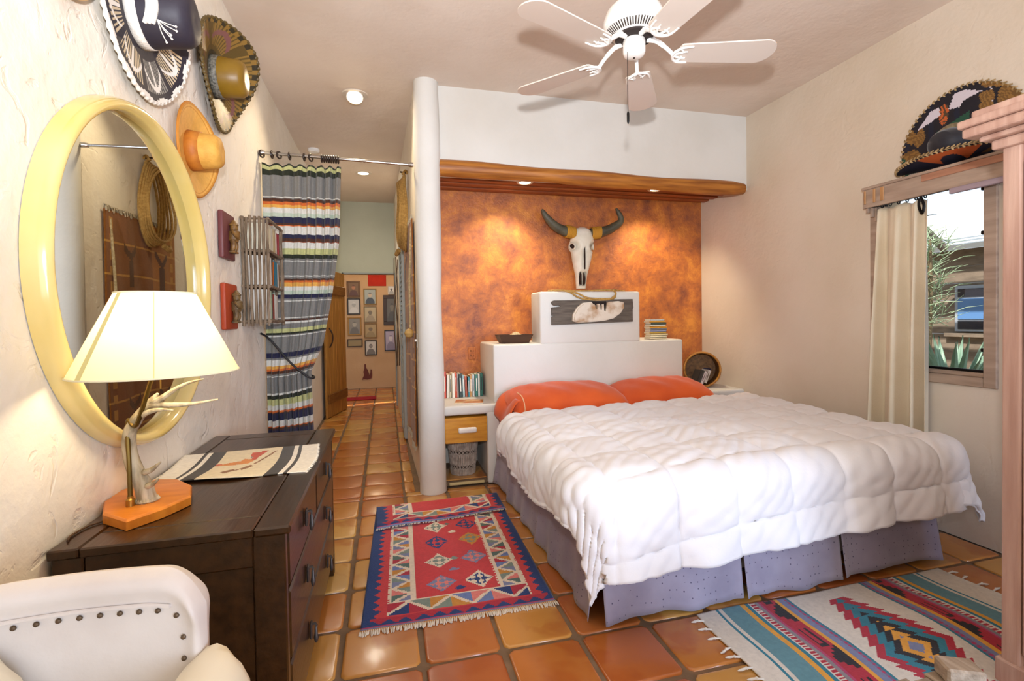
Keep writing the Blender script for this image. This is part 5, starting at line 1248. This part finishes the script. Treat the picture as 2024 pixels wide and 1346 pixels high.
for k in range(5):
    a = R(201+72*k); e = Vector((math.cos(a), math.sin(a), 0)); p = Vector((-math.sin(a), math.cos(a), 0)); c0 = Vector((FX, FY, FZ)); tl = -math.tan(R(7))
    def bl(r_, s, dz=0): return c0+e*r_+p*s+Vector((0, 0, s*tl+dz))
    out = []; r0, r1, w0, w1 = .20, FR, .062, .080
    for i in range(9): q = PI*(.5+i/8); out.append((r0+.018+.018*math.cos(q), w0*math.sin(q)))
    for i in range(17): q = PI*(-.5+i/16); out.append((r1-.07+.07*math.cos(q), w1*math.sin(q)))
    n = len(out); g = G(); g.add([bl(r_, s, -.003) for r_, s in out]+[bl(r_, s, .003) for r_, s in out], [tuple(range(n))[::-1], tuple(range(n, 2*n))]+[(i, (i+1) % n, n+(i+1) % n, n+i) for i in range(n)])
    b_ = g.obj('blade', m_blade, FN, smooth=False)
    g = G(); g.tube(catmull([bl(.060, 0, .066), bl(.10, 0, .060), bl(.145, 0, .030), bl(.185, 0, -.008)], 5), [.013]*5+[.011]*5+[.009]*6, 8)
    for s in (-1, 1):
        g.tube(catmull([bl(.180, 0, -.008), bl(.19, s*.028, -.010), bl(.215, s*.050, -.010), bl(.262, s*.056, -.009)], 5), list(np.linspace(.008, .004, 16)), 7)
        g.tube(catmull([bl(.188, s*.006, -.009), bl(.215, s*.018, -.010), bl(.245, s*.022, -.009)], 4), list(np.linspace(.006, .003, 9)), 6)
        g.tube(catmull([bl(.20, s*.045, -.010), bl(.222, s*.030, -.010), bl(.225, s*.012, -.009)], 4), .004, 6)
    g.obj('blade_iron', m_whitepaint, FN)

# ---------------------------------------------------------------- window, valance, cream curtain
W1 = thing('window_1', 'wood framed casement window on tan wall', 'window', (XR, (WY0+WY1)/2, WZ0)); W1['kind'] = 'structure'
fw = .055
def fr(nm, y0, y1, z0, z1, x0=XR-.018, x1=XR+.07, mat=m_winwood): return G().rbox(x0, x1, y0, y1, z0, z1, .004, 1).obj(nm, mat, W1, smooth=False)
fr('frame_stile', WY0-.03, WY0+fw-.02, WZ0-.045, WZ1+.03); fr('frame_stile', WY1-fw+.02, WY1+.03, WZ0-.045, WZ1+.03)
fr('frame_rail', WY0+fw-.02, WY1-fw+.02, WZ0-.045, WZ0+.010); fr('sill', WY0+fw-.02, WY1-fw+.02, WZ0+.010, WZ0+.035, XR+.004, XR+.09); fr('frame_rail', WY0+fw-.02, WY1-fw+.02, WZ1-.025, WZ1+.03)
for y0, y1, z0, z1 in ((WY0+.035, WY0+.047, WZ0+.035, WZ1-.02), (WY1-.047, WY1-.035, WZ0+.035, WZ1-.02), (WY0+.047, WY1-.047, WZ0+.035, WZ0+.050), (WY0+.047, WY1-.047, WZ1-.04, WZ1-.02)): fr('gasket', y0, y1, z0, z1, XR+.03, XR+.052, m_black)
G().box(XR+.038, XR+.044, WY0+.04, WY1-.04, WZ0+.04, WZ1-.03).obj('pane', m_glass, W1, smooth=False)
for z in (1.11, 1.78, 2.03): fr('latch', WY0+.045, WY0+.068, z, z+.022, XR+.012, XR+.034, m_black)
VL = thing('window_valance', 'weathered wooden box valance over the window', 'valance', (XR-.06, 2.27, 2.04))
vy0, vy1 = 1.80, 2.662
def vb(nm, *a, mat=m_winwood, b=.003): return G().rbox(*a, b, 1).obj(nm, mat, VL, smooth=False)
vb('front_board', XR-.125, XR-.105, vy0, vy1, 2.05, 2.172); vb('top_board', XR-.13, XR-.002, vy0, vy1+.008, 2.172, 2.190); vb('end_board', XR-.105, XR-.002, vy1-.02, vy1, 2.05, 2.172)
for y, w_ in ((vy1-.012, .014), (vy1-.075, .018), (vy1-.125, .024)): vb('trim_block', XR-.132, XR-.125, y-w_, y, 2.075, 2.165, mat=m_tanblock)
vb('trim_strip', XR-.134, XR-.125, vy0, 2.28, 2.130, 2.170, mat=M('rose_wood_strip', '#B58468', .5, '#9E6E54', 3, (2, 1, 8)))
vb('lower_strip', XR-.130, XR-.105, vy0, 2.13, 2.020, 2.052, mat=M('lilac_grey_wood', '#A8959A', .5, '#93828A', 3, (2, 1, 8)))
for k in range(5): vb('jagged_step', XR-.115+.018*k, XR-.002, vy1-.012-.016*(k+1), vy1-.014-.016*k, 2.05-.030*(k+1), 2.05, mat=m_winwood, b=.001)  # stepped blocks added to copy a jagged aliased edge, no real corbel
vb('curtain_track', XR-.075, XR-.06, vy0, vy1-.06, 2.055, 2.085, mat=M('grey_track', '#5A5C66', .4))
CC = thing('window_curtain', 'cream curtain drawn to one side of the window', 'curtain', (3.21, 2.45, .04))
nu, nv = 90, 70; A = np.zeros((nu, nv, 3))
for j in range(nv):
    v = j/(nv-1); z = 2.045-v*2.0; y0_, y1_ = 2.275-.0*v+.02*math.exp(-((v-.15)/.1)**2)*0, 2.585+.075*v
    for i in range(nu):
        u = i/(nu-1); ph = 2*PI*(u*3.4+.35*math.sin(u*4+.5)); amp = (.016+.024*min(1, v*2.5)); pl = math.sin(ph+.5*v)+.3*math.sin(2*ph+1.3)
        x = 3.207-amp*pl; sag = .022*max(0, 1-v/.03)*abs(math.sin(ph*.5+.4))
        A[i, j] = (min(x, XR-.012), y0_+(y1_-y0_)*u+.006*math.cos(ph), z-sag)
o = G().grid(A).obj('cloth', M('cream_linen', '#DCCDB2', .9, '#D2C2A4', 3, bump=.15, bs=120, sheen=.2), CC, angle=80, recalc=False); o.modifiers.new('thickness', 'SOLIDIFY').thickness = .003
for k in range(6): G().tube([(3.21+.012*math.cos(q), 2.30+.054*k, 2.062+.022*math.sin(q)) for q in np.linspace(0, 2*PI, 13)[:-1]], .0035, 6, closed=True).obj('hook', m_black, CC)
G().tube(catmull([(3.17, 2.30, 2.05), (3.165, 2.275, 1.99), (3.17, 2.29, 1.945), (3.18, 2.315, 1.99), (3.175, 2.31, 2.04)], 5), .008, 7).obj('tie_loop', m_black, CC)

# ---------------------------------------------------------------- half-folded sombrero over the valance
HC = {k: hx(v) for k, v in dict(k='#17131C', g='#1F4A36', au='#8A6430', au2='#6E4E24', o='#B85A28', w='#CFC6CE', n='#15182A', br='#4E3A24').items()}
WING = [[(-.24, .17), (-.16, .26), (-.11, .27), (-.105, .22), (-.15, .20)], [(-.06, .235), (-.03, .31), (.03, .315), (.11, .27), (.02, .255), (.0, .225)]]
SPRAY = [((.17, .10), (.165, .33)), ]
LEAF = [((.17, .28), 2.3, .10), ((.18, .26), .9, .11), ((.19, .16), 1.1, .20), ((.20, .12), .75, .22), ((.165, .20), 2.4, .09), ((.165, .13), 2.3, .10), ((-.26, .10), 1.9, .11), ((-.235, .07), 1.35, .12), ((-.22, .02), 2.95, .12), ((-.20, -.0), 3.3, .13), ((.30, .05), .6, .12)]
def somb(a, b):
    for P in WING:
        if inpoly(a, b, P): return HC['w']
    if ((a+.085)/.026)**2+((b-.215)/.062)**2 < 1: return HC['o'] if (int((a*3+b)*300) % 3) else HC['br']
    for (p, q), th, L_ in LEAF:
        dx, dy = a-p, b-q; t = dx*math.cos(th)+dy*math.sin(th); s = -dx*math.sin(th)+dy*math.cos(th)
        if 0 < t < L_ and abs(s) < .030*math.sin(PI*min(1, t/L_)**.8)+.004: return HC['au'] if (int(s*420) % 2) else HC['au2']
    if abs(a-.17-.02*math.sin(b*20)) < .005 and 0 < b < .34: return HC['w']
    if abs(b-.12-.35*(a+.05)) < .030 and -.13 < a < .05: return HC['g']
    if .08 < b-.28*(a-.2) < .135 and a > .22: return HC['g']
    if a < -.27 and b < .05: return HC['g']
    return HC['k'] if ((a*7) % 1) < .8 else HC['n']
SY_, SZ_, SR_ = 2.15, 2.315, .335
SB = thing('sombrero', 'black sombrero with gold braid and winged motif above window', 'hat', (XR, SY_, 2.191))
nt, nr = 120, 44; A = np.zeros((nt+1, nr+1, 3)); cols = []
for i in range(nt+1):
    q = -.30+(PI+.60)*i/nt
    for j in range(nr+1):
        r_ = .05+(SR_-.05)*j/nr; a, b = r_*math.cos(q), r_*math.sin(q); A[i, j] = (XR-.010-.02*max(0, 1-r_/.15), SY_-a, SZ_+b)
for i in range(nt):
    q = -.30+(PI+.60)*(i+.5)/nt; cols.append([somb(-(.05+(SR_-.05)*(j+.5)/nr)*math.cos(PI-q), (.05+(SR_-.05)*(j+.5)/nr)*math.sin(q)+.005) for j in range(nr)])
o = G().grid(A, cols).obj('brim_back', m_embroid, SB, angle=80, recalc=False); o.modifiers.new('thickness', 'SOLIDIFY').thickness = .005
B = np.zeros((nt+1, 21, 3)); cols = []
for i in range(nt+1):
    q = PI*i/nt
    for j in range(21):
        t = j/20; a = (.05+(SR_-.05)*t)*math.cos(q); w_ = .17*math.sin(q)*t; B[i, j] = (XR-.030-w_, SY_-a, 2.212+.02*t+.030*math.sin(q)**2*t**1.5)
for i in range(nt):
    row = []
    for j in range(20):
        u, v = i/nt, j/20; row.append(HC['o'] if (.28 < u < .62 and .45+.25*math.sin(u*17) < v < .95) else (HC['au2'] if .12 < u < .2 and v > .4 else HC['n']))
    cols.append(row)
o = G().grid(B, cols).obj('brim_front', m_embroid, SB, angle=80, recalc=False); o.modifiers.new('thickness', 'SOLIDIFY').thickness = .005
m_gold = M('gold_braid', '#BFA070', .5, '#7E643A', 60, bump=.5, bs=80)
for nm, edge in (('braid_back', A[:, nr]), ('braid_front', B[:, 20])):
    pts = [Vector(p) for p in edge[::3]]; g = G()
    for k in range(len(pts)-1):
        m_ = pts[k].lerp(pts[k+1], .5); t_ = (pts[k+1]-pts[k]).normalized(); s_ = Vector((1, 0, 0)).cross(t_).normalized()*.012
        g.tube([m_-s_+t_*.002, m_-s_*.3+t_*.008+Vector((-.007, 0, 0)), m_+s_*.3+t_*.008+Vector((-.007, 0, 0)), m_+s_-t_*.002], .0045, 6)
    g.tube(pts, .003, 6); g.obj(nm, m_gold, SB)
n2 = 36; prf = [(.112, 0), (.112, .02), (.104, .06), (.088, .10), (.066, .125), (.03, .135), (.001, .137)]; Bc = np.zeros((n2, len(prf), 3))
for i in range(n2):
    q = 2*PI*i/n2
    for j, (r_, w_) in enumerate(prf): Bc[i, j] = (XR-.030-w_, SY_+.01-r_*math.cos(q), SZ_+.0+r_*math.sin(q)*.85+w_*.1)
cw = G().grid(Bc, wrap=True).obj('crown', M('black_velvet', '#16161F', .6, sheen=.3), SB)
g = G(); g.tube([(XR-.05-.030*abs(math.sin(q)), SY_+.01-.108*math.cos(q)-.012, SZ_+.01+.108*math.sin(q)*.85) for q in np.linspace(-.6, 2.4, 16)], .017, 8); g.obj('crown_band', M('silver_gold_band', '#9A8A6A', .5, '#6E6048', 50, bump=.5, bs=90), SB)

# ---------------------------------------------------------------- armoire at the frame edge
AR = thing('armoire', 'tall pinkish limed pine armoire beside the window', 'armoire', (2.43, .80, .013))
ax0, ax1, ay0, ay1, az = 2.12, 2.74, .32, 1.262, 1.92
G().rbox(ax0+.02, ax1, ay0+.01, ay1-.01, .08, az, .004, 1).obj('carcass', m_pinkwood, AR, smooth=False)
def ab(nm, *a, b=.006, par=AR): return G().rbox(*a, b, 2).obj(nm, m_pinkwood, par, smooth=False)
ab('corner_post', ax0, ax0+.05, ay1-.055, ay1, .013, az); ab('corner_post', ax0, ax0+.05, ay0, ay0+.055, .013, az); ab('corner_post', ax1-.05, ax1, ay1-.055, ay1, .013, az); ab('corner_post', ax1-.05, ax1, ay0, ay0+.055, .013, az)
for y0, y1 in ((ay1-.058-.40, ay1-.058), (ay0+.058, ay0+.058+.40)):
    d_ = ab('door', ax0+.004, ax0+.024, y0, y1, .14, az-.06)
    ab('door_panel', ax0-.004, ax0+.010, y0+.07, y1-.07, .24, .92, par=d_); ab('door_panel', ax0-.004, ax0+.010, y0+.07, y1-.07, 1.02, az-.16, par=d_)
    G().lathe([(.006, 0), (.006, .014), (.014, .022), (.010, .032), (.001, .034)], 12, (ax0+.004, (y0+.035 if y0 > .7 else y1-.035), 1.0), T=Matrix.Rotation(-PI/2, 3, 'Y')).obj('knob', m_pinkwood, d_)
for z0, z1, o_ in ((az-.005, az+.03, .022), (az+.03, az+.05, .045), (az+.05, az+.085, .078), (az+.085, az+.115, .088), (az+.115, az+.145, .060)):
    ab('cornice', ax0-o_, ax1+.01, ay0-o_, ay1+o_, z0, z1, b=.008)
ab('plinth', ax0-.012, ax1, ay0-.012, ay1+.012, .013, .10)

# weathered slatted stand at lower edge of view
ST = thing('slatted_stand', 'weathered slatted wooden stand in front of serape rug', 'stand', (1.40, .72, 0))
m_weath = M('weathered_grey_wood', '#B7A591', .75, '#8E7C68', 3, (14, 1.5, 14), bump=.4, bs=9)
for k in range(4):
    x0 = 1.215+.052*k; G().rbox(x0, x0+.046, .48, .950-.012*(k % 2), .395, .42, .004, 1).obj('slat', m_weath, ST, smooth=False)
for y in (.53, .86): G().rbox(1.215, 1.42, y, y+.05, .355, .3945, .004, 1).obj('crossbar', m_weath, ST, smooth=False)
for x in (1.218, 1.377):
    for y in (.535, .865): G().rbox(x, x+.04, y, y+.04, 0, .3545, .004, 1).obj('leg', m_weath, ST, smooth=False)
o = G().rbox(-.042, .042, -.030, .030, .4205, .462, .005, 1, T=Matrix.Translation((1.378, .905, 0)) @ Matrix.Rotation(-.45, 4, 'Z')).obj('wood_block', m_weath, smooth=False); tag(o, 'small weathered wood block on the slatted stand', 'wood block')

# ---------------------------------------------------------------- unseen glazed door, added to go with the rear area lamps
W3 = thing('added_rear_door', 'unseen glazed door added in the rear wall for daylight', 'window', (1.2, -3.05, 0)); W3['kind'] = 'structure'
for a in ((-.5, -.43), (.62, .69), (1.72, 1.79), (2.83, 2.9)): G().rbox(a[0], a[1], -3.10, -3.04, 0, 2.35, .003, 1).obj('frame_bar', m_winwood, W3, smooth=False)
for z in (0, 2.28): G().rbox(-.43, 2.83, -3.10, -3.04, z, z+.07, .003, 1).obj('frame_rail', m_winwood, W3, smooth=False)

# ---------------------------------------------------------------- outside the window
o = struct('ground', G().box(3.5, 30, -6, 30, -.3, -.02), M('dry_earth', '#A89478', .95, '#8E7A60', 2, bump=.4), 'dry earth yard outside the window', 'ground', smooth=False)
SH = thing('shed', 'brown wooden shed with small window outside', 'building', (7.3, 5.0, 0))
m_shed = M('brown_shed_boards', '#857565', .85, '#6E6052', 2, (1, 3, 10), bump=.3)
nb = 10
for k in range(nb): G().rbox(7.0, 7.04, 2.8, 6.6, .0+.212*k, .209+.212*k, .003, 1).obj('board', m_shed, SH, smooth=False)
o = G().add([(6.82, 2.6, 2.10), (6.82, 6.8, 2.10), (9.2, 6.8, 2.95), (9.2, 2.6, 2.95), (6.82, 2.6, 2.16), (6.82, 6.8, 2.16), (9.2, 6.8, 3.01), (9.2, 2.6, 3.01)], [(3, 2, 1, 0), (4, 5, 6, 7), (0, 1, 5, 4), (1, 2, 6, 5), (2, 3, 7, 6), (3, 0, 4, 7)]).obj('roof', M('white_roof_sheet', '#DCD9D4', .6), SH, smooth=False)  # roof sheet in one plain white
wf = G().rbox(6.965, 7.0, 3.9, 4.64, 1.09, 1.66, .004, 1).obj('window', M('pale_frame', '#9AA0AA', .6), SH, smooth=False)
for y0, y1, z0, z1, c in ((3.95, 4.25, 1.52, 1.62, '#2E3038'), (4.30, 4.60, 1.52, 1.62, '#2E3038'), (3.95, 4.60, 1.24, 1.50, '#5E86B8'), (3.95, 4.25, 1.12, 1.22, '#33363E'), (4.30, 4.60, 1.12, 1.22, '#33363E')): G().rbox(6.955, 6.966, y0, y1, z0, z1, .002, 1).obj('pane', M('pane_'+c.strip('#'), c, .15), wf, smooth=False)
G().rbox(6.94, 7.0, 3.85, 4.75, 1.02, 1.07, .004, 1).obj('sill', m_shed, SH, smooth=False)
G().tube([(6.6, 4.50, 2.10), (6.3, 4.60, 2.42)], .045, 10).obj('roof_pole', M('grey_pole', '#7A6E64', .8), SH)
PG = thing('pergola', 'slatted wooden pergola shading the shed', 'pergola', (6.2, 5, 2.6))
for k in range(7): G().rbox(5.45+.19*k, 5.54+.19*k, 2.4, 7.0, 2.98, 3.02, .003, 1).obj('slat', m_shed, PG, smooth=False)
for y in (2.45, 6.9): G().rbox(5.40, 6.75, y, y+.08, 2.92, 2.98, .003, 1).obj('beam', m_shed, PG, smooth=False)
for x, y in ((5.45, 2.45), (5.45, 6.9)): G().rbox(x, x+.09, y, y+.08, -.02, 2.92, .003, 1).obj('post', m_shed, PG, smooth=False)
struct('hill', G().add([(30, -5, -.1), (30, 45, -.1), (30, 45, 6.3), (30, 25, 7.2), (30, 15, 6.2), (30, -5, 6.6), (33, -5, -.1), (33, 45, -.1)], [(0, 1, 2, 3, 4, 5), (0, 5, 6), (1, 7, 2), (5, 4, 3, 2, 7, 6)]), M('hazy_hill', '#8E99A4', .9), 'hazy grey ridge far beyond the shed', 'hill', smooth=False)
def leafy(name, label, cat, base_, n, L_, spread, mat, w_=.012, up=.8):
    T = thing(name, label, cat, base_); g = G(); rs = random.Random(5)
    for k in range(n):
        a = rs.uniform(0, 2*PI); el = rs.uniform(.1, 1.0); l_ = L_*rs.uniform(.5, 1); o0 = Vector(base_)+Vector((rs.uniform(-.5, .5)*spread, rs.uniform(-.5, .5)*spread, rs.uniform(.0, 1.)*up)); d_ = Vector((math.cos(a)*math.cos(el), math.sin(a)*math.cos(el), math.sin(el))); 
        g.tube([o0, o0+d_*l_*.5+Vector((0, 0, .02)), o0+d_*l_], [w_, w_*.8, w_*.2], 4)
    return T, g
AG = thing('agave', 'grey green agave with spiky leaves outside window', 'agave', (5.0, 3.36, 0))
m_ag = M('agave_leaf', '#8FA890', .5, '#6E8A76', 5); rs = random.Random(2)
for k in range(46):
    a = 2*PI*k*.382; el = .35+.95*(k/46); L_ = .95-.15*(k/46); d_ = Vector((math.cos(a)*math.cos(el), math.sin(a)*math.cos(el), math.sin(el))); s_ = Vector((-math.sin(a), math.cos(a), 0)); b0 = Vector((5.0, 3.36, .28)); pts = []
    g = G(); vv = []
    for i in range(7):
        t = i/6; c_ = b0+d_*L_*t+Vector((0, 0, .08*math.sin(t*2))); w_ = .040*(math.sin(PI*(.25+.75*t))**.8)*(1-.15*t)+.001; nn = d_.cross(s_).normalized()*w_*.35
        vv += [c_-s_*w_+nn, c_-nn*.5, c_+s_*w_+nn]
    ff = []
    for i in range(6): ff += [(3*i, 3*i+1, 3*i+4, 3*i+3), (3*i+1, 3*i+2, 3*i+5, 3*i+4)]
    g.add(vv, ff); o = g.obj('leaf', m_ag, AG, recalc=False); o.modifiers.new('thickness', 'SOLIDIFY').thickness = .012
G().lathe([(.10, 0), (.09, .30), (.04, .36)], 10, (5.0, 3.36, 0)).obj('stem', m_ag, AG)
TR, g = leafy('palo_verde_tree', 'wispy green desert tree outside beside the curtain', 'tree', (5.6, 4.16, 1.15), 700, .30, .5, None, .0045, 1.05)
o = g.obj('twigs', M('pale_green_twig', '#A9B89A', .7, '#7E9470', 5), TR); o['kind'] = 'stuff'
G().tube([(5.62, 4.05, 0), (5.60, 4.0, .8), (5.62, 3.98, 1.6), (5.58, 3.95, 2.1)], [.045, .04, .03, .012], 8).obj('trunk', M('bark', '#7A6A50', .9), TR)
